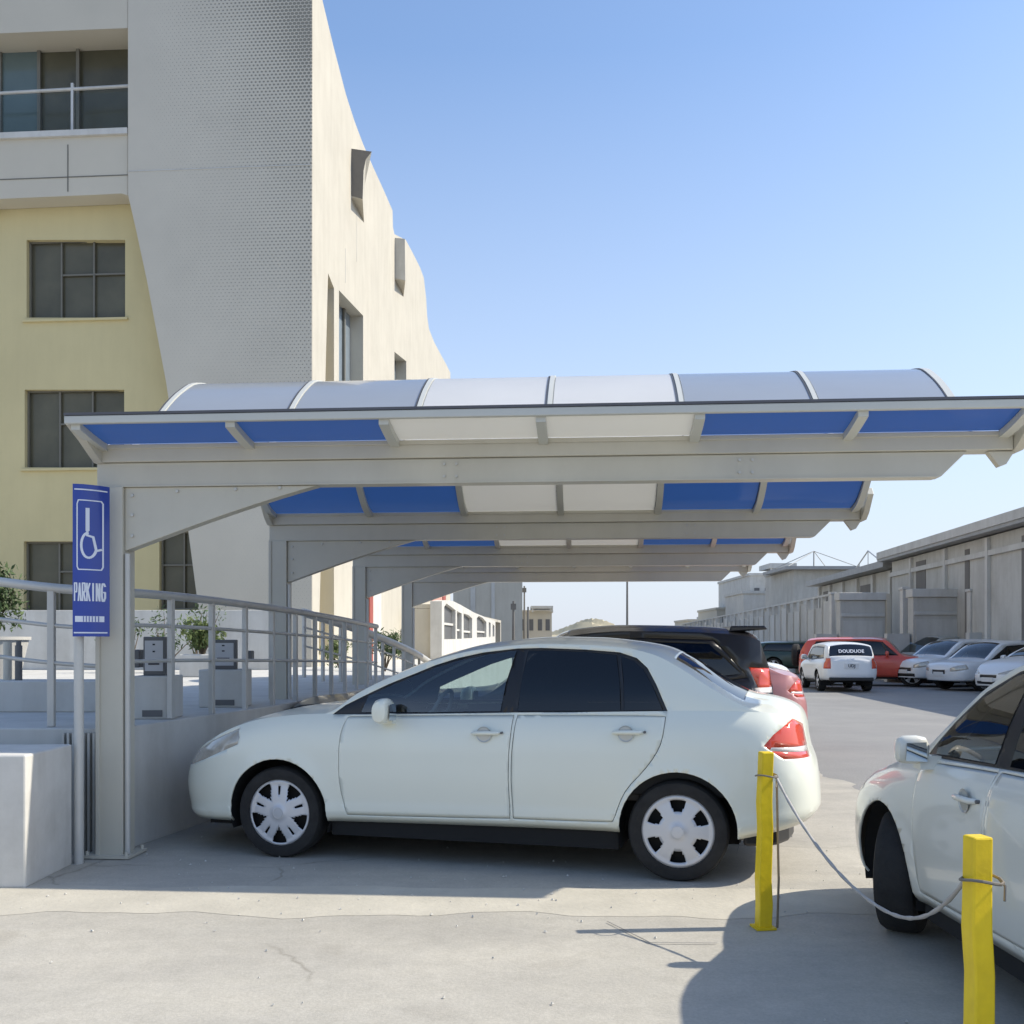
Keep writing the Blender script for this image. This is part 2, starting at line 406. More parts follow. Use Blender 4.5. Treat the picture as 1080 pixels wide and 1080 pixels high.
def make_car(S, name, loc, rz, label, group=None, mirror_y=False):
    root = empty(name, loc, rz, label, 'car', group)
    L, W = S['L'], S['W']
    zc, zb, zr, z0 = [pchip(S[k]) for k in ('zc', 'zb', 'zr', 'z0')]
    Fz, Rz = pchip(S.get('F', [(.2, .04), (.45, 0), (.8, 0)])), pchip(S['R'])
    af, ar, nf, nr = S.get('af', .75), S.get('ar', .7), S.get('nf', 2.9), S.get('nr', 3.0)
    tum = S.get('tumble', .38); step = S.get('step', .04); HI = step < .05
    N = int(L / step)
    ts = sorted(set([L * i / N for i in range(N + 1)] + [.004, .012, .025, .05, .08, L - .004, L - .012, L - .025, L - .05, L - .08]))
    ts = [t for i, t in enumerate(ts) if i == 0 or t - ts[i - 1] > .003]
    nlow = 18 if HI else 9; ngl = 8 if HI else 4; ntop = 12 if HI else 6
    gw = pchip(S.get('side', [(0, -.055), (.06, -.03), (.2, -.012), (.45, 0), (.66, -.002), (.84, -.018), (.93, -.04), (1, -.075)]))
    def plan(x):
        a = min(max(x / af, 0), 1); b = min(max((L - x) / ar, 0), 1)
        return (1 - (1 - a) ** nf) ** (1 / nf) * (1 - (1 - b) ** nr) ** (1 / nr)
    def sx(x, z):
        if x < .7: x = x + Fz(z) * (1 - x / .7) ** 2
        if x > L - .6: x = x - Rz(z) * ((x - (L - .6)) / .6) ** 2
        return x
    flr = S.get('flare', .012); archs = [(S['xf'], S['ra']), (S['xr'], S['ra'])]
    def flare(x, z):
        q = 0
        for (cx, ra) in archs:
            d = math.hypot(x - cx, z - S['r'])
            q = max(q, math.exp(-((d - ra) / .05) ** 2) * flr if d < ra + .2 else 0)
        return q
    grid = []
    for x in ts:
        p = plan(x); row = []
        zl, zbb, zcc = z0(x), zb(x), zc(x)
        zrr = max(zr(x), zbb) if S['zr'][0][0] <= x <= S['zr'][-1][0] else zbb
        zcc = max(zcc, zrr)
        for j in range(nlow + 1):
            fr = j / nlow; z = zl + (zbb - zl) * fr; y = (W + gw(fr)) * p
            y += flare(x, z) * (p > .5)
            row.append((sx(x, z), y, z, 0))
        yb = (W + gw(1)) * p; dz = zrr - zbb; yr = yb - tum * dz * min(1, p)
        for j in range(1, ngl + 1):
            fr = j / ngl; z = zbb + dz * fr
            y = yb + (yr - yb) * fr + .018 * math.sin(fr * math.pi) * min(1, dz * 4)
            row.append((sx(x, z), y, z, 1))
        pw = S.get('crown', 2.3)
        for j in range(1, ntop + 1):
            v = 1 - j / ntop; v = v ** .8
            z = zrr + (zcc - zrr) * (1 - v ** pw)
            row.append((sx(x, z), yr * v, z, 2))
        grid.append(row)
    bm = bmesh.new(); band = bm.faces.layers.int.new('band')
    for sgn in (1, -1):
        V = [[bm.verts.new((q[0], q[1] * sgn, q[2])) for q in row] for row in grid]
        for i in range(len(V) - 1):
            for j in range(len(V[0]) - 1):
                q = [V[i][j], V[i + 1][j], V[i + 1][j + 1], V[i][j + 1]]
                if sgn > 0: q.reverse()
                f = bm.faces.new(q); f[band] = grid[i][j + 1][3]
    bmesh.ops.remove_doubles(bm, verts=bm.verts, dist=2e-4)
    bmesh.ops.dissolve_degenerate(bm, edges=bm.edges, dist=1e-4)
    side = lambda f: f[band] < 2; top = lambda f: f[band] == 2; anyf = lambda f: True
    # regions to cut out of the shell: (tag id, polygon, axes, test, extra test)
    regs = []
    ra = S['ra']
    for cx in (S['xf'], S['xr']):
        arc = [(cx + ra * math.cos(t), S['r'] * 1.02 + ra * math.sin(t)) for t in [R(a) for a in range(-14, 195, 8)]]
        regs.append(('arch', [(cx + ra * .99, -.1)] + arc + [(cx - ra * .99, -.1)], (0, 2), side, None))
    for k, poly in S.get('dlo', {}).items(): regs.append((k, poly, (0, 2), lambda f: True if f[band] < 2 else False, None))
    for k, poly in S.get('doors', {}).items():
        regs.append((k, inset(poly, .0045), (0, 2), side, None)); regs.append(('gap', poly, (0, 2), side, None))
    for k, (poly, ymax) in S.get('grilles', {}).items(): regs.append((k, poly, (0, 2), side, -ymax))
    for k, (poly, ymin) in S.get('lamps', {}).items():
        regs.append((k, poly, (0, 2), anyf if S.get('lamp_any') else side, ymin))
    for k, poly in S.get('topcut', {}).items(): regs.append((k, poly, (0, 1), top, None))
    for (k, poly, ax, te, ym) in regs:
        cut_poly(bm, poly, ax, te)
        if ym is not None and ym != 0:
            ym = abs(ym)
            zs = [q[1] for q in poly]; xs_ = [q[0] for q in poly]
            for sg in (1, -1):
                cut_seg(bm, (sg * ym, min(zs)), (sg * ym, max(zs)), (1, 2), lambda f: min(xs_) < f.calc_center_median().x < max(xs_))
    ids = {}; 
    order = [k for (k, *_ ) in regs]
    lay = bm.faces.layers.int.new('reg')
    prio = sorted(range(len(regs)), key=lambda i: {'arch': 0, 'gap': 3}.get(regs[i][0], 1 if 'glass' in regs[i][0] or 'shield' in regs[i][0] or 'lamp' in regs[i][0] else 2))
    for f in bm.faces:
        c = f.calc_center_median(); f[lay] = -1
        for i in prio:
            k, poly, ax, te, ym = regs[i]
            if not te(f): continue
            if ym is not None and ((ym > 0 and abs(c.y) < ym) or (ym < 0 and abs(c.y) > -ym)): continue
            if ax == (0, 1):
                if not inside(poly, c.x, c.y): continue
            elif not inside(poly, c.x, c.z): continue
            f[lay] = i; break
    def piece(idx, sgn=None):
        b2 = bm.copy(); l2 = b2.faces.layers.int['reg']
        dele = [f for f in b2.faces if not (f[l2] in idx and (sgn is None or f.calc_center_median().y * sgn > 0))]
        bmesh.ops.delete(b2, geom=dele, context='FACES'); return b2
    def emit(b2, nm, mats, parent, thick=.012, ang=28, off=-1, shift=0):
        if not b2.faces: b2.free(); return None
        if shift:
            b2.normal_update(); 
            for v in b2.verts: v.co += v.normal * shift
        me = bpy.data.meshes.new(nm); b2.to_mesh(me); b2.free()
        for mm in mats: me.materials.append(mm)
        for p in me.polygons: p.use_smooth = True; p.material_index = 0
        me.set_sharp_from_angle(angle=R(ang))
        o = bpy.data.objects.new(nm, me); COL.objects.link(o); o.parent = parent
        if thick:
            s = o.modifiers.new('solid', 'SOLIDIFY'); s.thickness = thick; s.offset = off; s.use_even_offset = False
            if len(mats) > 1: s.material_offset = 1; s.material_offset_rim = 2 if len(mats) > 2 else 0
        return o
    paint = S['paint']; pm = [paint, M['dark_inside'], paint]
    byname = lambda k: [i for i, r_ in enumerate(regs) if r_[0] == k]
    emit(piece([-1]), 'body', pm, root)
    doors = {}
    for k in S.get('doors', {}):
        for sg in (-1, 1):
            o = emit(piece(byname(k), sg), 'fuel_door' if k == 'fuel' else 'door', pm, root); doors[(k, sg)] = o
    for k in S.get('dlo', {}):
        for sg in (-1, 1):
            par = root
            if 'glass' in k:
                g = M['glass_front'] if 'front' in k else S.get('tint', M['glass_tint'])
                o = emit(piece(byname(k), sg), 'side_window', [g], doors.get((S.get('glass_parent', {}).get(k), sg)) or root, 0)
            else:
                emit(piece(byname(k), sg), 'window_frame', [M['black_trim'], M['dark_inside'], M['black_trim']], root, .008, shift=-.002)
    for k in S.get('topcut', {}):
        emit(piece(byname(k)), 'windshield' if k == 'windshield' else 'rear_window', [M['glass_shield'] if k == 'windshield' else S.get('rear_tint', M['glass_dark'])], root, 0)
    for k in S.get('lamps', {}):
        for sg in (-1, 1):
            front = k.startswith('head')
            emit(piece(byname(k), sg), 'headlight' if front else 'reverse_light' if 'rev' in k else 'tail_light', [M['lamp_clear'] if front else M['lamp_white'] if 'rev' in k else S.get('tail_mat', M['lamp_red']), M['dark_inside'], M['black_trim']], root, .01, shift=-.0015)
    for k in S.get('grilles', {}): emit(piece(byname(k)), 'grille', [M['black_trim']], root, .01)
    bm.free()
    # floor pan, wheel wells, interior
    r = S['r']; xf, xr = S['xf'], S['xr']; zf = S.get('zfloor', .2)
    u = MB()
    u.box((.35, -W * .80, zf), (xf - ra - .01, W * .80, zf + .25)); u.box((xf - ra, -W * .55, zf), (xf + ra, W * .55, zf + .3))
    u.box((xf + ra + .01, -W + .075, zf - .02), (xr - ra - .01, W - .075, zf + .12))
    u.box((xr - ra, -W * .55, zf), (xr + ra, W * .55, zf + .3)); u.box((xr + ra + .01, -W * .80, zf + .06), (L - .30, W * .80, zf + .25))
    u.build('underbody', M['liner'], root)
    for cx in (xf, xr):
        for sg in (-1, 1):
            k = MB(); n = 24; y1, y2 = sg * (W - .035), sg * (W - .34)
            prof = [(cx + (ra + .012) * math.cos(R(-20 + 220 * i / n)), r * 1.02 + (ra + .012) * math.sin(R(-20 + 220 * i / n))) for i in range(n + 1)]
            k.add([(a, y1, b) for a, b in prof] + [(a, y2, b) for a, b in prof], [(i, i + 1, i + n + 2, i + n + 1) for i in range(n)])
            k.add([(a, y2, b) for a, b in prof], [list(range(n + 1))])
            k.build('wheel_well', M['liner'], root, fix=False)
            wheel_part(root, cx, sg * (W - .115), sg, r, S.get('tw', .19), S['caps'][0 if cx == xf else 1], S.get('steer', 0) if cx == xf else 0)
    if S.get('interior'):
        xw = S['seat_x']; sc = S.get('seat_sc', 1)
        i_ = MB(); i_.box((xf + ra + .03, -W + .1, zf + .125), (xr - ra - .05, W - .1, zf + .16)); i_.box((xw - .85 * sc, -W + .14, .55), (xw - .6 * sc, W - .14, .93))
        i_.box((xr - ra - .08, -W + .15, .5), (xr + ra, W - .15, .82)); i_.build('cabin_trim', M['dark_inside'], root, bevel=.03)
        for yy in (-.36, .36):
            for (xx, nm) in ((xw, 'seat'),):
                q = MB(); q.box((xx - .25, yy - .24, .45), (xx + .25, yy + .24, .60))
                q.prism([(xx + .2, yy - .23, .55), (xx + .33, yy - .23, .55), (xx + .46, yy - .23, 1.1), (xx + .36, yy - .23, 1.12)], (0, .46, 0))
                q.prism([(xx + .38, yy - .12, 1.14), (xx + .47, yy - .12, 1.14), (xx + .50, yy - .12, 1.33), (xx + .42, yy - .12, 1.33)], (0, .24, 0))
                q.build('seat', M['seat_cloth'], root, bevel=.03)
        q = MB(); q.box((xr - .75, -W + .2, .45), (xr - .25, W - .2, .62)); q.prism([(xr - .3, -W + .2, .6), (xr - .18, -W + .2, .6), (xr - .02, -W + .2, 1.08), (xr - .12, -W + .2, 1.1)], (0, 2 * W - .4, 0))
        q.build('rear_seat', M['seat_cloth'], root, bevel=.03)
        # steering wheel
        st = MB(); cxs, czs, ys = xw - .42 * sc, .96, S.get('steer_y', -.36)
        ring = []
        for k in range(25):
            t = 2 * math.pi * k / 24; ring.append((cxs + .17 * math.sin(t) * .40, ys + .17 * math.cos(t), czs + .17 * math.sin(t) * .92))
        st.tube(ring, .014, 8, caps=False)
        for t in (R(0), R(180), R(270)):
            st.tube([(cxs, ys, czs), (cxs + .17 * math.sin(t) * .40, ys + .17 * math.cos(t), czs + .17 * math.sin(t) * .92)], .013, 6)
        st.tube([(cxs - .02, ys, czs + .01), (cxs - .25, ys, czs - .12)], .03, 8); st.build('steering_wheel', M['wheel_grey'], root, smooth=50)
    # mirrors
    if 'mirror' in S:
        mx, mz = S['mirror']
        for sg in (-1, 1):
            ms = S.get('mirror_sc', 1); k = MB(); y0 = sg * (W - .05)
            sec = chaikin([(-.055 * ms, -.07 * ms), (.05 * ms, -.07 * ms), (.055 * ms, .07 * ms), (.01 * ms, .095 * ms), (-.06 * ms, .06 * ms)], 2)
            for (yy, sc_) in ((0.03, .55), (.05, .9), (.10, 1.02), (.17, 1.0), (.20, .82), (.208, .4)):
                k.v += [(mx + a * sc_ + .01, y0 + sg * yy * ms, mz + b * sc_) for a, b in sec]
            n = len(sec)
            for i in range(5):
                for j in range(n): k.f.append([i * n + j, i * n + (j + 1) % n, (i + 1) * n + (j + 1) % n, (i + 1) * n + j]); k.mi.append(0)
            k.f.append(list(range(n))); k.mi.append(0); k.f.append(list(range(5 * n, 6 * n))); k.mi.append(0)
            mo = k.build('wing_mirror', paint, root, smooth=50)
            g = MB(); g.add([(mx + .012 + .061 * ms, y0 + sg * a * ms, mz + b * ms) for a, b in ((.055, -.055), (.175, -.05), (.17, .05), (.06, .055))], [(0, 1, 2, 3)]); g.build('mirror_glass', M['mirror'], mo)
            b_ = MB(); b_.prism([(mx - .04, y0 - sg * .03, mz - .08), (mx + .05, y0 - sg * .03, mz - .08), (mx + .04, y0 - sg * .03, mz - .02), (mx - .03, y0 - sg * .03, mz - .02)], (0, sg * .1, 0)); b_.build('mirror_arm', paint, mo)
    for (hx, hz, key) in S.get('handles', []):
        for sg in (-1, 1):
            par = doors.get((key, sg)) or root; yy = sg * (W - .012)
            k = MB(); k.tube([(hx - .09, yy, hz), (hx - .07, yy + sg * .022, hz + .003), (hx, yy + sg * .03, hz + .006), (hx + .07, yy + sg * .022, hz + .006), (hx + .085, yy, hz + .006)], [.010, .013, .014, .013, .010], 8)
            k.build('handle', paint, par, smooth=60)
            k = MB(); k.lathe([(.001, 0), (.042, 0), (.05, .004 * sg)], 20, 'y', (hx - .01, yy + sg * .009, hz - .004)); k.build('handle_recess', S['recess'] if 'recess' in S else M['silver_paint'], par)
            k = MB(); k.tube([(hx + .105, yy - sg * .01, hz + .008), (hx + .105, yy + sg * .014, hz + .008)], .008, 8); k.build('keyhole', M['kiosk_dark'], par)
    if 'plate_r' in S:
        pz, txt = S['plate_r']; k = MB(); k.box((L - .03, -.2, pz - .075), (L + .012, .2, pz + .075)); po = k.build('number_plate', M['plate'], root)
        if txt: text_mesh('plate_text', txt, .12, M['ink'], po, Matrix.Translation((L + .014, 0, pz)) @ Matrix.Rotation(R(90), 4, 'Z') @ Matrix.Rotation(R(90), 4, 'X'), .002, .003)
    if 'plate_f' in S:
        pz = S['plate_f']; k = MB(); k.box((-.015, -.2, pz - .06), (.03, .2, pz + .06)); k.build('number_plate', M['plate'], root)
    if 'grille' in S:
        gz, gh, gw_ = S['grille']; k = MB(); k.box((-.012, -gw_, gz - gh), (.05, gw_, gz + gh)); k.build('grille', M['black_trim'], root, bevel=.01)
    if 'bumper_dark' in S:
        z1, z2 = S['bumper_dark']; k = MB(); k.box((L - .1, -W * .8, z1), (L + .005, W * .8, z2)); k.build('rear_bumper', M['black_trim'], root, bevel=.02)
    return root

X0 = .95   # nose to front wheel of the sedan
def sh(p): return [(a + X0, b) for a, b in p]
sedan = dict(L=4.45, W=.845, r=.306, ra=.356, xf=.95, xr=3.602, step=.035,
    zc=[(0, .57), (.06, .655), (.15, .735), (.3, .82), (.476, .89), (.66, .945), (.85, .985), (1.12, 1.025), (1.30, 1.055), (1.47, 1.155), (1.69, 1.268), (1.98, 1.378), (2.29, 1.452), (2.71, 1.487), (3.0, 1.482), (3.22, 1.462), (3.44, 1.425), (3.60, 1.355), (3.91, 1.165), (4.02, 1.115), (4.2, 1.085), (4.36, 1.035), (4.43, .98), (4.45, .93)],
    zb=[(0, .57), (.06, .63), (.2, .71), (.35, .78), (.476, .83), (.6, .875), (.81, .93), (1.12, .965), (1.4, .975), (2.5, 1.0), (3.3, 1.02), (3.8, 1.035), (4.1, 1.03), (4.3, .995), (4.4, .95), (4.45, .92)],
    zr=[(1.22, .95), (1.32, .995), (1.47, 1.105), (1.69, 1.215), (1.98, 1.328), (2.29, 1.40), (2.71, 1.436), (3.0, 1.43), (3.22, 1.415), (3.42, 1.375), (3.58, 1.30), (3.80, 1.165), (3.96, 1.08), (4.1, 1.03), (4.2, 1.0)],
    z0=[(0, .235), (.25, .225), (.6, .235), (1.35, .265), (3.1, .285), (3.9, .27), (4.1, .30), (4.45, .37)],
    F=[(.2, .06), (.33, .02), (.45, 0), (.56, .015), (.68, .07), (.8, .13)], R=[(.25, .16), (.36, .05), (.44, 0), (.55, .005), (.68, .02), (.8, .06), (.95, .08), (1.1, .05)],
    nf=3.0, af=.9, ar=.65, nr=3.4,
    side=[(0, -.05), (.05, -.02), (.10, -.004), (.13, -.016), (.2, -.012), (.45, 0), (.66, -.003), (.84, -.020), (.93, -.045), (1, -.085)],
    dlo={'frame': [(1.315, .967), (1.40, 1.03), (1.52, 1.09), (1.69, 1.172), (1.86, 1.24), (2.0, 1.298), (2.15, 1.345), (2.32, 1.382), (2.55, 1.408), (2.71, 1.412), (3.0, 1.402), (3.22, 1.385), (3.33, 1.35), (3.40, 1.29), (3.46, 1.19), (3.535, 1.028), (3.0, 1.012), (2.5, 1.0), (1.9, .982)],
         'front_glass': [(1.52, .985), (1.56, 1.095), (1.69, 1.152), (1.86, 1.222), (2.0, 1.278), (2.15, 1.325), (2.32, 1.362), (2.49, 1.388), (2.545, 1.393), (2.50, 1.2), (2.475, 1.008), (2.0, .994)],
         'rear_glass': [(2.59, 1.012), (2.60, 1.2), (2.625, 1.394), (2.75, 1.394), (3.0, 1.386), (3.20, 1.368), (3.232, 1.2), (3.245, 1.024)],
         'quarter_glass': [(3.27, 1.026), (3.258, 1.2), (3.232, 1.360), (3.31, 1.33), (3.375, 1.28), (3.44, 1.175), (3.505, 1.034)]},
    glass_parent={'front_glass': 'front', 'rear_glass': 'rear'},
    doors={'front': chaikin([(1.43, .955), (1.40, .85), (1.392, .72), (1.398, .50), (1.445, .318), (1.46, .312), (2.555, .336), (2.562, .345), (2.548, .66), (2.572, .985), (2.565, .992), (1.45, .962)], 1),
           'rear': chaikin([(2.588, .99), (2.562, .66), (2.576, .345), (2.585, .337), (3.19, .345), (3.215, .352), (3.25, .46), (3.30, .56), (3.40, .665), (3.47, .76), (3.512, .85), (3.53, .99), (3.52, 1.003), (3.0, .998), (2.6, .99)], 1)},
    lamps={'headlight': ([(.02, .565), (.02, .615), (.25, .70), (.40, .77), (.63, .862), (.655, .80), (.645, .755), (.37, .645), (.2, .59)], .34),
           'taillight': ([(4.105, .835), (4.16, .90), (4.28, .995), (4.5, .985), (4.5, .745), (4.22, .755)], .50),
           'taillight_rev': ([(4.14, .806), (4.15, .826), (4.5, .815), (4.5, .775)], .50)},
    topcut={'windshield': [(1.30, -.62), (1.30, .62), (2.05, .49), (2.14, .3), (2.16, 0), (2.14, -.3), (2.05, -.49)], 'rear_window': [(3.56, -.50), (3.56, .50), (3.98, .60), (3.99, 0), (3.98, -.60)]},
    paint=M['white_paint'], caps=('five', 'six'), interior=True, seat_x=2.35, mirror=(1.73, 1.0), steer_y=-.36,
    handles=[(2.40, .87, 'front'), (3.30, .895, 'rear')], tint=M['glass_tint'], rear_tint=M['glass_tint'], zfloor=.19, tail_mat=M['lamp_red'], grilles={'grille': ([(-.1, .47), (-.1, .55), (.4, .55), (.4, .47)], .3), 'intake': ([(-.1, .29), (-.1, .37), (.4, .37), (.4, .29)], .45)}, plate_f=.42)
# reversed priority for the light strip inside the tail lamp
sedan['lamps'] = {'taillight_rev': sedan['lamps']['taillight_rev'], 'headlight': sedan['lamps']['headlight'], 'taillight': sedan['lamps']['taillight']}

W1 = Vector((-1.5642, 6.8534)); DX = Vector((.96575, -.25946)); LAT = Vector((.25946, .96575))
hw = .845
nose = W1 - DX * .95 + LAT * (hw - .02)
ang = math.atan2(DX.y, DX.x)
sedan_root = make_car(sedan, 'parked_sedan', (nose.x, nose.y, 0), ang, 'pale white four-door sedan parked side-on under the front canopy bay')

k = MB(); hv = [(3.985, .765), (4.10, .745), (4.19, .67), (4.25, .52), (4.28, .3)]
k.prism([(x, -y, .225) for x, y in hv] + [(x, y, .225) for x, y in reversed(hv)], (0, 0, .14)); k.build('rear_valance', M['black_trim'], sedan_root, bevel=.02)
# the white hatchback at the right: nose away from the camera
hatch = dict(L=4.1, W=.845, r=.300, ra=.345, xf=.90, xr=3.30, step=.035,
    zc=[(0, .52), (.06, .57), (.2, .65), (.5, .77), (.9, .88), (1.20, .96), (1.42, 1.14), (1.70, 1.32), (2.05, 1.42), (2.4, 1.49), (3.0, 1.50), (3.5, 1.46), (3.72, 1.38), (3.95, 1.1), (4.06, .95), (4.1, .9)],
    zb=[(0, .52), (.06, .55), (.2, .62), (.4, .70), (.7, .79), (1.05, .88), (1.4, .925), (2.5, .975), (3.5, 1.0), (4.0, .96), (4.1, .9)],
    zr=[(1.15, .88), (1.26, .97), (1.42, 1.10), (1.62, 1.25), (1.87, 1.355), (2.2, 1.41), (2.5, 1.44), (3.2, 1.44), (3.6, 1.38), (3.85, 1.15), (4.0, .96)],
    z0=[(0, .22), (.6, .22), (1.3, .24), (3.0, .26), (4.1, .32)], F=[(.2, .05), (.45, 0), (.55, .03), (.8, .14)], R=[(.25, .1), (.44, 0), (.8, .03), (1.1, .02)],
    dlo={'frame': [(1.28, .918), (1.45, 1.09), (1.64, 1.235), (1.87, 1.33), (2.2, 1.385), (2.6, 1.41), (3.2, 1.41), (3.5, 1.35), (3.66, 1.05), (2.5, .97), (1.9, .945)],
         'front_glass': [(1.37, .94), (1.40, 1.02), (1.64, 1.205), (1.85, 1.305), (2.0, 1.345), (1.97, 1.1), (1.945, .96)],
         'rear_glass': [(2.07, .965), (2.09, 1.2), (2.12, 1.365), (2.6, 1.388), (3.0, 1.388), (3.02, 1.2), (3.0, .99)]},
    glass_parent={'front_glass': 'front', 'rear_glass': 'rear'},
    doors={'front': chaikin([(1.30, .89), (1.28, .72), (1.29, .5), (1.32, .30), (1.33, .29), (1.975, .305), (1.985, .315), (1.975, .6), (2.015, .93), (2.005, .938), (1.32, .90)], 1),
           'rear': chaikin([(2.03, .938), (1.993, .6), (2.0, .315), (2.01, .305), (2.86, .33), (3.0, .6), (3.14, .8), (3.16, .96), (2.6, .955), (2.04, .94)], 1)},
    lamps={'headlight': ([(.02, .51), (.02, .545), (.30, .64), (.5, .72), (.56, .70), (.37, .58)], .30), 'taillight': ([(3.85, .75), (3.75, 1.2), (4.2, 1.2), (4.2, .75)], .55)},
    topcut={'windshield': [(1.20, -.62), (1.20, .62), (1.85, .50), (1.95, 0), (1.85, -.50)], 'rear_window': [(3.70, -.48), (3.70, .48), (3.98, .58), (3.98, -.58)]},
    paint=M['pearl_paint'], caps=('spoke', 'spoke'), interior=True, seat_x=2.15, seat_sc=.72, mirror=(1.39, .955), mirror_sc=.8, steer=R(-32), steer_y=-.36,
    handles=[(1.84, .80, 'front'), (3.0, .84, 'rear')], tint=M['glass_tint'], zfloor=.18)
hx = 1.86 + hw; hy = 5.15 + .90
make_car(hatch, 'parked_hatchback', (hx, hy, 0), R(-90), 'white hatchback cut off by the right edge, beside the two yellow bollards', 'white hatchbacks facing away')

# ------------------------------------------------------------------ background vehicles
def variant(base, **k):
    d = dict(base); d.update(step=.09, interior=False, handles=[], doors={}, glass_parent={}); d.update(k); return d
def tall(L, H, W, hood, xws, xwe, zbelt, xq, r=.36, xf=.9, xr=None, zh=.95, slope=.35):
    """a boxy body: bonnet, windscreen from xws to xwe, roof, steep tail"""
    xr = xr or L - .95
    return dict(L=L, W=W, r=r, ra=r + .06, xf=xf, xr=xr, step=.09,
        zc=[(0, zh * .72), (.08, zh * .9), (.2, zh * .97), (xws - .15, zh + .08), (xws, zh + .12), ((xws + xwe) / 2, (zh + H) / 2 + .10), (xwe, H - .04), (xwe + .5, H), (L - .8, H - .01), (L - .32 * slope / .35, H - .06), (L - .05 - slope * .2, zbelt + .15), (L, zbelt)],
        zb=[(0, zh * .72), (.08, zh * .84), (.3, zh * .93), (xws, zh + .03), (L - .5, zbelt), (L - .06, zbelt - .02), (L, zbelt - .04)],
        zr=[(xws - .1, zh), (xws + .05, zh + .1), (xwe, H - .11), (xwe + .5, H - .07), (L - .8, H - .08), (L - .34 * slope / .35, H - .13), (L - .06, zbelt + .05)],
        z0=[(0, .3), (.6, .3), (L - .8, .32), (L, .36)], R=[(.3, .08), (.5, 0), (zbelt, .02), (zbelt + .2, .0)],
        ar=.5, nr=4.5, nf=3.2, tumble=.22, flare=.02,
        dlo={'frame': [(xws + .12, zh + .06), (xwe + .05, H - .17), (xwe + .6, H - .13), (L - .6, H - .15), (xq, zbelt + .04), (xws + 1, zh + .05)],
             'side_glass': [(xws + .45, zh + .09), (xwe + .1, H - .21), (xwe + .6, H - .17), (L - .65, H - .19), (xq - .07, zbelt + .08), (xws + 1, zh + .09)]},
        doors={}, lamps={'headlight': ([(.0, zh * .66), (.0, zh * .84), (.32, zh * .92), (.36, zh * .76)], W * .5), 'taillight': ([(L - .2, zbelt - .25), (L - .22, zbelt + .05), (L + .1, zbelt + .05), (L + .1, zbelt - .25)], W * .74)},
        topcut={'windshield': [(xws + .02, -W * .78), (xws + .02, W * .78), (xwe - .05, W * .66), (xwe - .05, -W * .66)], 'rear_window': [(L - .33 * slope / .35, -W * .62), (L - .33 * slope / .35, W * .62), (L - .04 - slope * .17, W * .72), (L - .04 - slope * .17, -W * .72)]},
        paint=M['plain_white'], caps=('spoke', 'spoke'), mirror=(xws + .45, zh + .12), tint=M['glass_tint'], rear_tint=M['glass_tint'], zfloor=.26, plate_f=.5, grilles={'grille': ([(-.1, zh * .56), (-.1, zh * .68), (.4, zh * .68), (.4, zh * .56)], .36), 'intake': ([(-.1, .34), (-.1, .44), (.4, .44), (.4, .34)], .5)}, tw=.22)

suv = tall(4.75, 1.62, .94, 1.0, 2.1, 2.85, 1.08, 4.45, r=.36, zh=.92, slope=.22); suv.update(paint=M['black_paint'], caps=('spoke', 'spoke'), plate_r=(.85, ''))
suv['lamps'] = {'taillight_rev': ([(4.5, .985), (4.5, 1.035), (4.9, 1.035), (4.9, .985)], .70), 'taillight': ([(4.55, 1.0), (4.45, 1.22), (4.9, 1.20), (4.9, 1.0)], .70), 'headlight': suv['lamps']['headlight']}
def place(spec, name, tail, head, label, group=None):
    """tail: ground point under the middle of the tail; head: unit heading the nose points to"""
    h = Vector(head).normalized(); L = spec['L']
    return make_car(spec, name, (tail[0] + h.x * L, tail[1] + h.y * L, 0), math.atan2(-h.y, -h.x), label, group)
AX = (math.cos(R(-4.5)), math.sin(R(-4.5)))
BX = (-AX[1], AX[0])
left = (-AX[0], -AX[1])
s_ = place(suv, 'parked_car', (2.52, 10.15), left, 'black sport utility vehicle with dark glass and tall roof right behind the pale sedan')
k = MB(); k.prism([(4.30, -.64, 1.54), (4.32, -.64, 1.60), (4.64, -.64, 1.60), (4.66, -.64, 1.565)], (0, 1.32, 0)); k.build('roof_spoiler', M['black_paint'], s_, bevel=.015)
pk = variant(sedan, paint=M['pink_paint'], rear_tint=M['glass_dark']); pk['interior'] = False
place(pk, 'parked_car', (3.86, 13.6), left, 'dusty pinkish red sedan showing its boot past the black vehicle')
wh = variant(sedan, paint=M['plain_white'], rear_tint=M['glass_dark'])
place(wh, 'parked_car', (4.75, 17.4), left, 'white sedan under the rearmost canopy bay, behind the pinkish red one', 'white cars in the yard')
# small hatchback seen from behind
van = tall(3.9, 1.46, .775, .9, 1.0, 1.6, .93, 3.5, r=.30, xf=.75, zh=.86, slope=.3)
van.update(rear_tint=M['glass_dark'], paint=M['plain_white'], plate_r=(.76, 'UDJ'), bumper_dark=(.33, .43), step=.06)
van['topcut'] = {'windshield': van['topcut']['windshield'], 'rear_window': [(3.64, -.56), (3.64, .56), (3.80, .62), (3.80, -.62)]}
vo = place(van, 'parked_car', (9.72, 29.3), BX, 'small white hatchback seen from behind in front of the red off-roader', 'white cars in the yard')
text_mesh('window_lettering', 'DOUDUOE', .15, M['sign_white'], vo, Matrix.Translation((3.845, 0, 1.18)) @ Matrix.Rotation(R(-32), 4, 'Y') @ Matrix.Rotation(R(90), 4, 'Z') @ Matrix.Rotation(R(90), 4, 'X'), .004, .002, .95)
red = tall(4.5, 1.62, .92, 1.0, 1.2, 1.75, 1.05, 4.1, r=.38); red.update(paint=M['red_paint'], step=.08)
ro = place(red, 'parked_car', (9.9, 35.2), (.93, -.37), 'red off-roader with a black spare wheel on its tail')
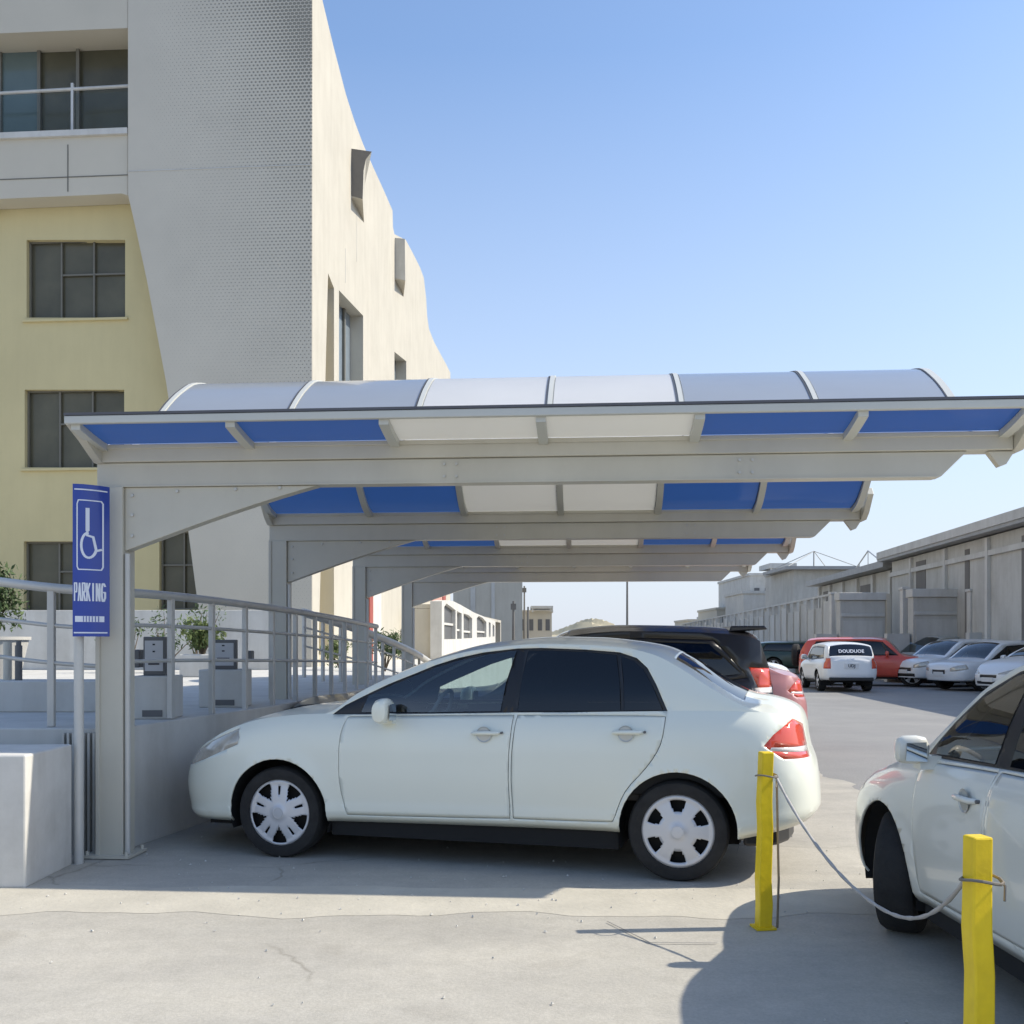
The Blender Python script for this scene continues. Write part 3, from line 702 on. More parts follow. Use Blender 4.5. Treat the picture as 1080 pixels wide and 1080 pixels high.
k = MB(); k.lathe([(.14, 4.52), (.34, 4.52), (.385, 4.56), (.385, 4.70), (.34, 4.75), (.14, 4.76), (.001, 4.76)], 28, 'y', (0, 0, 0))
k.v = [(y, x, z + 1.0) for (x, y, z) in k.v]; k.build('spare_wheel', M['rubber'], ro, smooth=40)
sv = tall(4.5, 1.55, .90, 1.0, 1.0, 1.75, .98, 4.1, r=.33, zh=.92); mk = tall(4.4, 1.50, .88, 1.0, 1.05, 1.8, .95, 4.0, r=.32, zh=.86)
sd2 = variant(sedan, paint=M['plain_white'], caps=('spoke', 'spoke'), rear_tint=M['glass_dark'])
mk['grilles'] = {'grille': ([(-.1, .50), (-.1, .66), (.5, .66), (.5, .50)], .26)}
hd = (-.95, -.31)
for i, (x, y, sp, lab) in enumerate([(12.6, 33.0, sv, 'white crossover nose-on beside the red off-roader, leftmost of the white row'), (12.7, 30.5, mk, 'white car second in the row right of the red off-roader'),
                        (13.0, 28.0, sd2, 'white car third in the row, half hidden by the parked hatchback roof'), (13.6, 25.4, mk, 'white car at the right picture edge, nearest of the white row')]):
    h = Vector(hd); place(sp, 'parked_car', (x - h.x * sp['L'], y - h.y * sp['L']), hd, lab, 'white cars in the yard')
mv = tall(4.9, 1.68, .92, .9, .8, 1.7, 1.0, 4.5, r=.33, zh=.95); mv.update(paint=M['silver_paint'])
place(mv, 'parked_car', (17.9, 38.4), (-.9, -.43), 'silver people carrier with long side windows behind the white row')
gj = tall(4.4, 1.5, .9, 1.0, 1.2, 1.7, 1.0, 4.0, r=.36); gj.update(paint=M['green_paint'])
place(gj, 'parked_car', (11.2, 47.5), (.95, -.3), 'dark green car far off by the yard fence')

# ------------------------------------------------------------------ frames of reference
YAW = R(-4.5); A = Vector((math.cos(YAW), math.sin(YAW), 0)); B = Vector((-A.y, A.x, 0))
def hit(px, py, P, d):
    """where the sight line of a photo pixel meets the upright plane through P along d: (distance along d, height)"""
    r = (px - 540) / F; s = (r * P[1] - P[0]) / (d[0] - r * d[1]); Zd = P[1] + s * d[1]
    return (s, EYE + (HOR - py) / F * Zd)

# ------------------------------------------------------------------ ground
def sheet_poly(name, pts, z, m, kind='structure'):
    b = MB(); b.add([(x, y, z) for x, y in pts], [list(range(len(pts)))]); return tag(b.build(name, m), kind=kind)
g = MB(); g.add([(-1500, -40, 0), (1500, -40, 0), (1500, 2500, 0), (-1500, 2500, 0)], [(0, 1, 2, 3)]); tag(g.build('ground', M['asphalt']), kind='structure')
def wob(x, s): return math.sin(x * 3.1 + s) * .05 + math.sin(x * 7.7 + s * 2) * .03 + math.sin(x * 17 + s) * .012
edge = [(3.35 + .0785 * (y - 10) + wob(y, 1) * 1.6, y) for y in [6.5 + .15 * i for i in range(110)]]
sheet_poly('concrete_apron', [(-6, -6), (9, -6), (9, 4.9)] + [(8 - .12 * i, 5.0 + (i / 40) ** 2 * 1.3 + wob(i * .2, 3)) for i in range(39)] + edge + [(-6, 23)], .004, M['concrete'])
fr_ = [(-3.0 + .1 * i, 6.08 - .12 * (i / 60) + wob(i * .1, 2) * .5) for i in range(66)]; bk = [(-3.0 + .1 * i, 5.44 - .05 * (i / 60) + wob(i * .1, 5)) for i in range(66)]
sheet_poly('pale_strip', bk + fr_[::-1], .0055, M['pale_cream'])
k = MB()
def crack(pts, w):
    for (a, b) in zip(pts, pts[1:]):
        a = Vector((*a, 0)); b = Vector((*b, 0)); d = (b - a).normalized(); n = Vector((-d.y, d.x, 0)) * w / 2
        k.add([(*(a - n).xy, .012), (*(b - n).xy, .012), (*(b + n).xy, .012), (*(a + n).xy, .012)], [(0, 1, 2, 3)])
crack([(.49, 5.27), (.66, 4.90), (.98, 4.89)], .006)
tag(k.build('slab_joint', M['gutter_dark']), kind='structure')
# loose grit along the kerb line
k = MB()
for i in range(200):
    x = random.uniform(-2.8, 3.2); y = random.gauss(5.85, .5) if random.random() < .6 else random.uniform(3.2, 8)
    r = random.uniform(.003, .010); a = random.uniform(0, 6)
    k.add([(x + r * math.cos(a + t), y + r * math.sin(a + t), .008) for t in (0, 2.1, 4.2)] + [(x, y, .010 + r * .9)], [(0, 1, 3), (1, 2, 3), (2, 0, 3)])
tag(k.build('grit', M['warehouse_light']), kind='stuff')

# ------------------------------------------------------------------ raised terrace and ramp
TZ = .86
tp = [(-40, 7.0), (-2.80, 7.0), (-2.66, 7.22), (-2.22, 9.4), (-1.95, 11.6), (-1.75, 14.5), (-1.6, 18), (-1.3, 26), (0, 40), (-.5, 60), (-40, 60)]
k = MB(); k.prism([(x, y, 0) for x, y in tp], (0, 0, TZ)); tag(k.build('terrace', M['render_white'], bevel=.01), kind='structure')
k = MB()
for i in range(9):
    x = -3.06 + .035 * i; k.box((x, 6.955, .0), (x + .016, 6.998, TZ - .03))
tag(k.build('corrugated_panel', M['rail_paint']), 'grey ribbed metal panel between the white block and the first canopy post', 'panel')
k = MB(); k.box((-6.5, 6.02, 0), (-2.86, 6.66, .785)); tag(k.build('concrete_block', M['block_white'], bevel=.012), 'big white painted concrete block at the left edge', 'block')
k = MB(); k.box((-9, 8.6, TZ), (-3.45, 9.1, 1.12)); tag(k.build('low_wall', M['render_white'], bevel=.01), 'low white kerb wall on the terrace behind the handrail', 'wall')
# railing: posts and three rails along a path
def railing(path, tops, label, post_every, h=.93, rails=(.02, .44, .70), r=.018, group=None, top_r=.032):
    pts = [Vector((x, y, 0)) for x, y in path]
    root = empty('railing', (*path[0], 0), 0, label, 'railing', group); o = Vector((*path[0], 0))
    L = [0]; 
    for a, b in zip(pts, pts[1:]): L.append(L[-1] + (b - a).length)
    fx, fy, fz = pchip(list(zip(L, [p.x for p in pts]))), pchip(list(zip(L, [p.y for p in pts]))), pchip(list(zip(L, tops)))
    def at(s, dz): return Vector((fx(s), fy(s), fz(s) + dz)) - o
    n = int(L[-1] / .15) + 2; S = [L[-1] * i / (n - 1) for i in range(n)]
    k = MB(); k.tube([at(s, 0) for s in S], top_r, 12); k.build('top_rail', M['rail_paint'], root, smooth=50)
    for dz in rails[1:]:
        k = MB(); k.tube([at(s, dz - h) for s in S], r * .8, 8); k.build('rail', M['rail_paint'], root, smooth=50)
    s = .03
    while s <= L[-1]:
        p = at(s, 0); d = (at(min(s + .05, L[-1]), 0) - at(max(s - .05, 0), 0)); d.z = 0; d.normalize(); nn = Vector((-d.y, d.x, 0))
        k = MB(); q = [p + d * a + nn * b for a, b in ((-.024, -.02), (.024, -.02), (.024, .02), (-.024, .02))]
        k.prism([(v.x, v.y, p.z - h) for v in q], (0, 0, h - .02)); k.build('post', M['rail_paint'], root, bevel=.004)
        s += post_every
    return root
railing([(-5.2, 7.6), (-3.9, 7.13), (-3.14, 7.10), (-2.84, 7.10)], [1.94, 1.90, 1.82, 1.80], 'silver handrail curving up at the left edge, left of the blue sign', 1.03, h=.96, group='terrace handrails')
railing([(-2.78, 7.16), (-2.68, 7.42), (-2.28, 9.4), (-2.01, 11.6), (-1.85, 14)], [1.80, 1.80, 1.77, 1.72, 1.66], 'long silver handrail between the first and third canopy posts', .62, group='terrace handrails')
railing([(-2.9, 14.2), (-2.3, 15.6), (-1.72, 17.6), (-1.5, 19)], [1.86, 1.62, 1.28, 1.05], 'steep handrail running down the ramp beside the rearmost posts', .45, h=.9, group='terrace handrails', top_r=.06)

# ------------------------------------------------------------------ carport
cp = empty('carport', (-2.78, 6.93, 0), YAW, 'grey steel carport with blue and white vaulted roof panels over the parked cars', 'carport')
BAY = 3.67; WID = 5.93
vault = pchip([(.09, 2.765), (.22, 2.785), (.35, 2.83), (.48, 2.905), (.62, 3.01), (.8, 3.15), (1.0, 3.30), (1.2, 3.425), (1.5, 3.565), (1.83, 3.62), (2.17, 3.565), (2.47, 3.425), (2.67, 3.30), (2.87, 3.15), (3.05, 3.01), (3.19, 2.905), (3.32, 2.83), (3.45, 2.785), (3.58, 2.765)])
wing = pchip([(-.46, 2.835), (-.3, 2.80), (-.15, 2.775), (-.085, 2.768)])
cols = [.06, 1.06, 2.03, 3.0, 3.96, 4.92, 5.87]
tv = [.09 + (3.58 - .09) * i / 40 for i in range(41)]; tw_ = [-.46 + .375 * i / 8 for i in range(9)]
def strip(k, us, prof, off=.007):
    (u0, u1), n = us, len(prof)
    for s, mi in ((off, 0), (0, 1)):
        o = len(k.v); k.v += [(u, t, z + s) for (t, z) in prof for u in (u0, u1)]
        for i in range(n - 1):
            f = [o + 2 * i, o + 2 * i + 1, o + 2 * i + 3, o + 2 * i + 2]
            k.f.append(f if s else f[::-1]); k.mi.append(mi)
    m = 2 * n
    for i in range(n - 1):
        for q in (0, 1): k.f.append([2 * i + q, 2 * i + 2 + q, 2 * i + 2 + q + m, 2 * i + q + m]); k.mi.append(2)
def bar(k, u, w, prof, lo, hi):
    n = len(prof); o = len(k.v)
    for (t, z) in prof: k.v += [(u - w, t, z + lo), (u + w, t, z + lo), (u + w, t, z + hi), (u - w, t, z + hi)]
    for i in range(n - 1):
        for j in range(4): k.f.append([o + 4 * i + j, o + 4 * i + (j + 1) % 4, o + 4 * i + 4 + (j + 1) % 4, o + 4 * i + 4 + j]); k.mi.append(0)
    k.f.append([o, o + 1, o + 2, o + 3]); k.mi.append(0); e = o + 4 * (n - 1); k.f.append([e, e + 1, e + 2, e + 3]); k.mi.append(0)
sections = [[(t, wing(t)) for t in tw_]] + [[(t + b * BAY, vault(t)) for t in tv] for b in range(3)] + [[(3 * BAY - t, wing(t)) for t in reversed(tw_)]]
for si, prof in enumerate(sections):
    for c in range(6):
        white = c in (2, 3); k = MB(); strip(k, (cols[c] + .026, cols[c + 1] - .026), prof)
        ro_ = k.build('roof_panel', [M['white_out'], M['white_in'], M['edge']] if white else [M['blue_out_sky'], M['blue_in'], M['edge']], cp, smooth=60, fix=False)
    for c in range(7):
        k = MB(); bar(k, cols[c], .030, prof, -.045, -.0005); rb = k.build('rib', M['steel_light'], cp, smooth=40)
        k = MB(); bar(k, cols[c], .017 if c < 6 else .026, prof, .0, .016); k.build('rib_cap', M['steel_light'], rb, smooth=40)
        if len(prof) > 20:
            k = MB(); bar(k, cols[c] - .030, .004, prof, .0, .013); k.build('gasket', M['gutter_dark'], rb)
for b in range(4):
    t = b * BAY
    k = MB(); k.box((.0, t - .085, 2.65), (WID, t + .085, 2.755)); k.box((-.004, t - .095, 2.735), (WID + .004, t - .085, 2.765)); k.build('gutter', M['steel'], cp, bevel=.006)
    k = MB(); k.prism([(0, t - .06, 2.49), (5.50, t - .06, 2.49), (5.66, t - .06, 2.648), (0, t - .06, 2.648)], (0, .12, 0)); bm_ = k.build('beam', M['steel'], cp, bevel=.005)
    k = MB(); k.box((-.004, t - .066, 2.487), (5.48, t + .066, 2.497)); k.build('flange', M['steel'], bm_)
    for uu in (2.35, 2.43, 4.25, 4.33):
        for zz in (2.53, 2.61):
            k = MB(); k.tube([(uu, t - .061, zz), (uu, t - .073, zz)], .010, 6); k.build('bolt', M['rail_paint'], bm_)
    k = MB(); k.box((0, t - .075, 0), (.185, t + .11, 2.487)); k.box((.0, t - .085, 0), (.03, t - .077, 2.487)); k.build('column', M['steel'], cp, bevel=.006)
    k = MB(); k.box((-.07, t - .13, .010), (.25, t + .16, .028))
    for (du, dt) in ((-.045, -.105), (.225, -.105), (-.045, .135), (.225, .135)): k.tube([(du, t + dt, .028), (du, t + dt, .055)], .012, 6)
    k.build('base_plate', M['steel'], cp)
    k = MB(); up = [(1.46 * q, 2.486) for q in (0, 1)]; low = [(.187 + (1.50 - .187) * i / 12, 2.06 + .425 * (math.sin(math.pi / 2 * (i / 12)) * .18 + .82 * (i / 12))) for i in range(13)]
    k.prism([(.187, t - .045, 2.486)] + [(u, t - .045, z) for u, z in low], (0, .10, 0)); brk = k.build('bracket', M['steel'], cp, bevel=.004)
    for (uu, zz) in ((.24, 2.16), (.24, 2.30), (.24, 2.43), (.55, 2.455), (.95, 2.465), (1.25, 2.47)):
        k = MB(); k.tube([(uu, t - .046, zz), (uu, t - .058, zz)], .011, 6); k.build('bolt', M['rail_paint'], brk)
    k = MB(); k.tube([(.208, t - .05, .03), (.208, t - .05, 2.04)], .019, 10); k.build('downpipe', M['rail_paint'], cp, smooth=50)
    for u in (.02, WID + .03):
        k = MB(); pr = [(t - .47, 2.885), (t - .47, 2.83), (t - .30, 2.755), (t - .16, 2.68), (t - .09, 2.645), (t + .09, 2.645), (t + .09, 2.79), (t - .1, 2.79)] if b == 0 else [(t - .30, 2.93), (t - .36, 2.86), (t - .2, 2.70), (t - .1, 2.645), (t + .1, 2.645), (t + .1, 2.775), (t - .08, 2.785), (t - .22, 2.82)]
        k.prism([(u - .028, a, z) for a, z in pr], (.056, 0, 0)); k.build('end_plate', M['steel'], cp, bevel=.004)
    k = MB(); k.prism([(WID - .14, t - .05, 2.645), (WID + .02, t - .05, 2.645), (WID - .03, t - .05, 2.565), (WID - .07, t - .05, 2.55)], (0, .06, 0)); k.build('drip_spout', M['steel'], cp)
k = MB(); k.box((.0, -.492, 2.822), (WID + .06, -.452, 2.872)); k.build('front_trim', M['steel_light'], cp, bevel=.006)
k = MB(); k.box((.0, -.496, 2.874), (WID + .06, -.44, 2.890)); k.build('trim_cap', M['gutter_dark'], cp)
k = MB(); k.box((-.06, 3 * BAY + .452, 2.822), (WID + .06, 3 * BAY + .492, 2.872)); k.build('rear_trim', M['steel_light'], cp, bevel=.006)

# ------------------------------------------------------------------ sign
sg_ = empty('parking_sign', (-2.83, 6.69, 0), R(0), 'blue disabled parking sign on a thin post beside the first canopy column', 'sign')
k = MB(); k.tube([(0, 0, 0), (0, 0, 1.60)], .031, 12); k.build('post', M['rail_paint'], sg_, smooth=50)
SW, SH, SZ0 = .19, .985, 1.485
def sgn(x, z, off=0):
    """point on the bowed plate; x,z in 0..1"""
    q = x - .12; return (-.002 + x * (SW - .012), -.09 + .15 * x * x - off, SZ0 + z * SH)
k = MB(); n = 10
for s in (0, .006):
    k.v += [tuple(Vector(sgn(i / n, z, 0)) + Vector((0, s, 0))) for i in range(n + 1) for z in (0, 1)]
for i in range(n):
    a = 2 * i; k.f += [[a, a + 2, a + 3, a + 1]]; b_ = a + 2 * (n + 1); k.f += [[b_, b_ + 1, b_ + 3, b_ + 2], [a, b_, b_ + 2, a + 2], [a + 1, a + 3, b_ + 3, b_ + 1]]
m_ = 2 * n; k.f += [[0, 1, 2 * n + 3, 2 * n + 2], [m_, m_ + 2 * (n + 1), m_ + 2 * (n + 1) + 1, m_ + 1]]; k.mi = [0] * len(k.f)
plate = k.build('sign_plate', M['sign_blue'], sg_, smooth=30)
def stroke(k, pts, w, off=.003):
    for (a, b) in zip(pts, pts[1:]):
        d = Vector((b[0] - a[0], (b[1] - a[1]) * SH / SW)); 
        if d.length < 1e-6: continue
        d.normalize(); nx, nz = -d.y * w / 2, d.x * w / 2 * SW / SH; ex, ez = d.x * w * .25, d.y * w * .25 * SW / SH
        st = max(1, int(abs(b[0] - a[0]) / .12)); 
        for j in range(st):
            f0, f1 = j / st, (j + 1) / st
            p0 = (a[0] + (b[0] - a[0]) * f0, a[1] + (b[1] - a[1]) * f0); p1 = (a[0] + (b[0] - a[0]) * f1, a[1] + (b[1] - a[1]) * f1)
            if j == 0: p0 = (p0[0] - ex, p0[1] - ez)
            if j == st - 1: p1 = (p1[0] + ex, p1[1] + ez)
            k.add([sgn(p0[0] - nx, p0[1] - nz, off), sgn(p1[0] - nx, p1[1] - nz, off), sgn(p1[0] + nx, p1[1] + nz, off), sgn(p0[0] + nx, p0[1] + nz, off)], [(0, 1, 2, 3)])
k = MB(); stroke(k, [(.08, .965), (.95, .965)], .045); stroke(k, [(.06, .025), (.95, .025)], .045)
rr = [(.20, .44), (.16, .46), (.16, .87), (.20, .895), (.82, .895), (.86, .88), (.86, .46), (.82, .44), (.20, .44)]; stroke(k, rr, .04)
k.build('border', M['sign_white'], plate, fix=False)
k = MB(); stroke(k, [(.47, .84), (.47, .70)], .11)
arc = [(.50 + .21 * math.cos(R(a)), .60 + .082 * math.sin(R(a))) for a in range(95, 345, 12)]; stroke(k, arc, .075)
stroke(k, [(.47, .72), (.46, .665), (.62, .655), (.70, .565), (.82, .575)], .07); k.build('wheelchair_symbol', M['sign_white'], plate, fix=False)
# lettering drawn with strokes so that it follows the bowed plate
GL = {'P': [[(0, 0), (0, 1), (.8, 1), (.9, .75), (.8, .5), (0, .5)]], 'A': [[(0, 0), (.45, 1), (.9, 0)], [(.2, .4), (.7, .4)]], 'R': [[(0, 0), (0, 1), (.8, 1), (.9, .75), (.8, .5), (0, .5)], [(.4, .5), (.9, 0)]], 'K': [[(0, 0), (0, 1)], [(.9, 1), (0, .45)], [(.3, .6), (.9, 0)]],
      'I': [[(.45, 0), (.45, 1)]], 'N': [[(0, 0), (0, 1), (.85, 0), (.85, 1)]], 'G': [[(.9, .85), (.6, 1), (.2, 1), (0, .7), (0, .3), (.2, 0), (.6, 0), (.9, .2), (.9, .5), (.5, .5)]]}
k = MB()
for i, ch in enumerate('PARKING'):
    for s in GL[ch]: stroke(k, [(.075 + i * .126 + a * .085, .235 + b * .115) for a, b in s], .048)
k.build('lettering', M['sign_white'], plate, fix=False)
k = MB(); stroke(k, [(.14, .115), (.84, .115)], .20); pl_ = k.build('lower_panel', M['sign_white'], plate, fix=False)
k = MB()
for x in (.36, .44, .52, .60, .68, .76): stroke(k, [(x, .098), (x, .132)], .022, .005)
k.build('small_marks', M['sign_blue'], pl_, fix=False)

# ------------------------------------------------------------------ bollards and chain
def bollard(x, y, h, w, lean, label):
    b = empty('bollard', (x, y, 0), R(8), label, 'bollard', 'yellow bollards along the parking row')
    k = MB(); n = 7
    for i in range(n + 1):
        z = h * i / n; ww = w * (1 + .10 * math.sin(i * 1.7) * .3 + (.06 if i < 4 else 0)); dx = lean * (i / n) + .004 * math.sin(i * 2.1)
        k.v += [(dx - ww / 2, -ww / 2, z), (dx + ww / 2, -ww / 2, z), (dx + ww / 2, ww / 2, z), (dx - ww / 2, ww / 2, z)]
    for i in range(n):
        for j in range(4): k.f.append([4 * i + j, 4 * i + (j + 1) % 4, 4 * i + 4 + (j + 1) % 4, 4 * i + 4 + j])
    k.f.append([4 * n, 4 * n + 1, 4 * n + 2, 4 * n + 3]); k.mi = [0] * len(k.f); k.build('shaft', M['yellow'], b, bevel=.006)
    k = MB(); k.box((-w * .8, -w * .8, .006), (w * .8, w * .8, .016)); k.build('base_plate', M['yellow'], b)
    ring = [(lean * .8 + .055 * math.cos(t), -.02 + .055 * math.sin(t), h * .87 + .006 * math.sin(2 * t)) for t in [R(a) for a in range(0, 361, 30)]]
    k = MB(); k.tube(ring, .0045, 6, caps=False); k.tube([(.055, .01, h * .87), (.075, 0, h * .84), (.06, -.02, h * .80)], .004, 6); k.build('wire_tie', M['wire'], b)
    return b
b1 = bollard(1.268, 5.17, .895, .064, .012, 'yellow bollard behind the sedan tail, with a rod at its side')
b2 = bollard(1.318, 2.88, .905, .060, -.012, 'near yellow bollard at the bottom right, in front of the hatchback')
k = MB(); k.tube([(.075, .0, .0), (.078, -.01, .25), (.072, 0, .76)], .006, 6); k.build('rod', M['wire'], b1)
pc = [(1.325, 5.15, .775), (1.36, 5.0, .62)]
p0, p1 = Vector((1.325, 5.15, .775)), Vector((1.30, 2.90, .80)); pts = []
for i in range(41):
    t = i / 40; p = p0.lerp(p1, t); sag = .36 * (1 - (abs(2 * t - 1)) ** 2.1); pts.append((p.x + .10 * math.sin(math.pi * t), p.y, p.z - sag))
k = MB(); k.tube(pts, [.0070 + .0014 * math.sin(i * 2.3) for i in range(41)], 8); tag(k.build('barrier_rope', M['chain'], smooth=60), 'pale sagging plastic rope hung between the two yellow bollards', 'rope')

# ------------------------------------------------------------------ the building on the left
BC = (-4.711, 24.0)
bl = empty('office_building', (BC[0], BC[1], 0), YAW, 'beige office building with perforated front, yellow recessed wall and sunlit stepped side', 'building')
def fp(px, py, t=0):
    P = (BC[0] + B.x * t, BC[1] + B.y * t); return hit(px, py, P, (A.x, A.y))
def sp(px, py, u=0):
    P = (BC[0] + A.x * u, BC[1] + A.y * u); return hit(px, py, P, (B.x, B.y))
def front(k, pix, holes, t, thick, mi=0, raw=False):
    o = [p if raw else fp(*p, t) for p in pix]; hs = [[p if raw else fp(*p, t) for p in h] for h in holes]
    k.slab(lambda u, z: (u, t, z), o, hs, (0, thick, 0), mi)
def sidew(k, pix, holes, u, thick, mi=0):
    cl = lambda q: (max(q[0], .012), q[1])
    o = [cl(sp(*p, u)) for p in pix]; hs = [[sp(*p, u) for p in h] for h in holes]
    k.slab(lambda t, z: (u, t, z), o, hs, (-thick, 0, 0), mi)
# perforated panel (slanting left edge)
k = MB(); front(k, [(328.9, -40), (328.9, 745), (222, 745), (209, 640), (196, 540), (175, 402), (155, 296), (143, 240), (136.5, 212), (135, 205), (135, -40)], [], -.015, .61); k.build('perforated_front', M['perforated'], bl)
k = MB(); 
for a, b in (((135.5, 181), (328, 181)),):
    p, q = fp(*a), fp(*b); k.box((p[0], -.024, p[1] - .012), (q[0], -.016, p[1] + .012))
k.build('panel_joint', M['warehouse_light'], bl)
# upper storey: band, spandrel, deep window
k = MB(); front(k, [(-260, -40), (134.6, -40), (134.6, 29.5), (-260, 46)], [], .0, 1.0); k.build('upper_band', M['render_beige'], bl)
k = MB(); front(k, [(-260, 150), (134.6, 137), (134.6, 206), (128, 204), (110, 205), (-260, 221)], [], .03, .57); k.build('spandrel', M['render_beige'], bl)
k = MB(); q0 = fp(-260, 145); q1 = fp(134.6, 134); k.box((q0[0], -.05, q1[1] - .17), (q1[0], .25, q1[1] - .03)); k.build('window_ledge', M['render_white'], bl)
k = MB()
for x in (71, -70):
    a = fp(x, 141); b_ = fp(x, 206); k.box((a[0] - .012, .018, b_[1] + .1), (a[0] + .012, .028, a[1] - .25))
a = fp(-200, 190); b_ = fp(134, 184); k.box((a[0], .018, b_[1] - .01), (b_[0], .028, b_[1] + .012)); k.build('spandrel_joint', M['win_frame'], bl)
wz0, wz1 = fp(60, 138)[1] - .1, fp(60, 36)[1] + .4; wu0, wu1 = fp(-200, 90)[0], fp(134.6, 90)[0]
win = empty('upper_window', (0, 0, 0)); win.parent = bl
k = MB(); k.box((wu0, .85, wz0), (wu1, .9, wz1)); k.build('window_pane', M['win_glass'], win)
k = MB(); c0, c1 = fp(2, 0, .8)[0], fp(41, 0, .8)[0]; k.box((c0, .80, wz0), (c1, .84, wz1)); k.build('window_blind', M['win_blind'], win)
k = MB()
for x in (1, 42, 83, -60, -101): u = fp(x, 0, .8)[0]; k.box((u - .04, .74, wz0), (u + .04, .80, wz1))
k.build('window_frame', M['win_frame'], win)
k = MB(); za = fp(60, 94, .3)[1]; k.tube([(wu0, .3, za - .1), (wu1, .3, za)], .04, 8); u = fp(76.5, 100, .3)[0]; k.box((u - .03, .27, wz0), (u + .03, .33, za + .12)); k.build('guard_rail', M['rail_paint'], win)
k = MB(); k.box((wu0, .3 - .006, wz0), (wu1, .3 + .006, za - .12)); k.build('guard_glass', glass('guard_glass', (.93, .95, .94), 0, ior=1.2), win)
# yellow wall, recessed
T = .62
holes = []
wins = [((28, 253), (132, 335)), ((26, 411), (131, 493)), ((25, 571), (131, 645)), ((168, 560), (212, 643))]
for (a, b_) in wins: holes.append([(a[0], a[1]), (b_[0], a[1]), (b_[0], b_[1]), (a[0], b_[1])])
for yy in (253, 411, 571): holes.append([(-180, yy), (-60, yy), (-60, yy + 80), (-180, yy + 80)])
k = MB(); front(k, [(-300, 190), (250, 190), (250, 735), (-300, 735)], holes, T, .35); k.build('yellow_wall', M['render_yellow'], bl)
for h in holes:
    (u0, z1), (u1, z0) = fp(*h[0], T), fp(*h[2], T); w = empty('window', (u0, T + .12, z0)); w.parent = bl; wu, wz = u1 - u0, z1 - z0
    k = MB(); k.box((0, .08, 0), (wu, .1, wz)); k.build('pane', M['win_glass'], w)
    k = MB(); fw = .045
    k.box((0, 0, 0), (wu, .06, fw)); k.box((0, 0, wz - fw), (wu, .06, wz)); k.box((0, 0.002, fw), (fw, .058, wz - fw)); k.box((wu - fw, .002, fw), (wu, .058, wz - fw))
    for q in (.33, .66) if wu > 1.5 else (.55,): k.box((wu * q - .02, .004, fw), (wu * q + .02, .056, wz - fw))
    k.box((wu * .33 if wu > 1.5 else fw, .01, wz * .56), (wu - fw, .05, wz * .56 + .04)); k.build('window_frame', M['win_frame'], w)
    k = MB(); k.box((-.08, -.19, -.06), (wu + .08, -.05, -.005)); k.build('sill', M['render_yellow'], w)
k = MB(); a = fp(-30, 238, 1.2); b_ = fp(12, 216, 1.2); k.box((a[0], .25, a[1]), (b_[0], .60, b_[1])); k.build('canopy_box', M['render_yellow'], bl)
# sunlit side wall
out = [(328, -40), (340, 0), (352, 50), (365, 100), (374, 128), (383, 152), (393, 175), (404, 199), (414, 222), (414.5, 240), (416, 247), (428, 253), (436, 268), (443, 282), (447, 293), (449.5, 315), (450.5, 333), (452.5, 347), (458, 361), (465, 374), (471, 385), (475, 393), (475, 705), (328, 745)]
hs = [[(346, 288), (352.3, 304), (352.3, 690), (335.5, 705)], [(357.5, 306), (383, 333), (383, 430), (357.5, 430)], [(416, 371), (428.5, 381), (428.5, 425), (416, 425)]]
k = MB(); sidew(k, out, hs, .03, .5); k.build('side_wall', M['render_cream'], bl)
k = MB()
for h in hs[1:]:
    p0_, p1_ = sp(*h[0], -.35), sp(*h[2], -.35); t0, t1 = sp(*h[0])[0], sp(*h[2])[0]; k.box((-.37, t0 - .5, sp(*h[2])[1] - .3), (-.35, t1 + .5, sp(*h[0])[1] + .4))
k.build('side_window', M['win_side'], bl)
k = MB(); t0, t1 = sp(*hs[0][0])[0], sp(*hs[0][1])[0]; k.box((-.49, max(t0 - 2, .7), .9), (-.47, t1 + .6, 12)); k.build('recess_back', M['render_yellow'], bl)
k = MB(); tm = sp(374, 0)[0]; k.box((-.34, tm, 4), (-.28, tm + .12, 14.5)); k.build('window_frame', M['win_frame'], bl)
# scoops: wedges that stand out of the side wall
def scoop(pl, pr, pb, back, dark):
    t0, z0 = sp(*pl); P = (BC[0] + B.x * t0, BC[1] + B.y * t0)
    def on(px, py): return hit(px, py, P, (A.x, A.y))
    (u1, z1), (u2, z2) = on(*pr), on(*pb)
    k = MB(); pts = [(-.2, z0), (0, z0), (u1, z1)] + [on(*q) for q in back] + [(max(u2, .01), z2), (-.2, z2 + .1)]
    f = [(u, t0, z) for u, z in pts]; n = len(f); bk_ = [(0.0 if u > 0 else u, t0 + 1.7, z) for u, z in pts]
    k.add(f + bk_, [list(range(n))] + [[i, (i + 1) % n, (i + 1) % n + n, i + n] for i in range(n)]); sc_ = k.build('wall_scoop', M['render_cream'], bl)
    o_ = MB(); c_ = Vector((sum(p[0] for p in f) / n, t0, sum(p[2] for p in f) / n)); g_ = [(max(p[0], .035), t0 - .012, p[2]) for p in f]; o_.prism(g_, (0, .008, 0)); o_.build('scoop_mouth_shade', M[dark], sc_)  # flat plate on the wedge front, shade of the scoop put into its colour
scoop((369.5, 157), (392, 160), (382.5, 210), [(386, 168), (383.5, 180)], 'warehouse_dark')
scoop((415.5, 251), (427, 252), (427.5, 296), [(427.2, 270)], 'warehouse')
k = MB(); 
for pa, pb_, w in (((375, 212), (375, 276), .03), ((363, 262), (363, 298), .03)):
    a, b_ = sp(*pa), sp(*pb_); k.box((.0305, a[0], b_[1]), (.036, a[0] + w, a[1]))
k.build('wall_joint', M['warehouse_light'], bl)
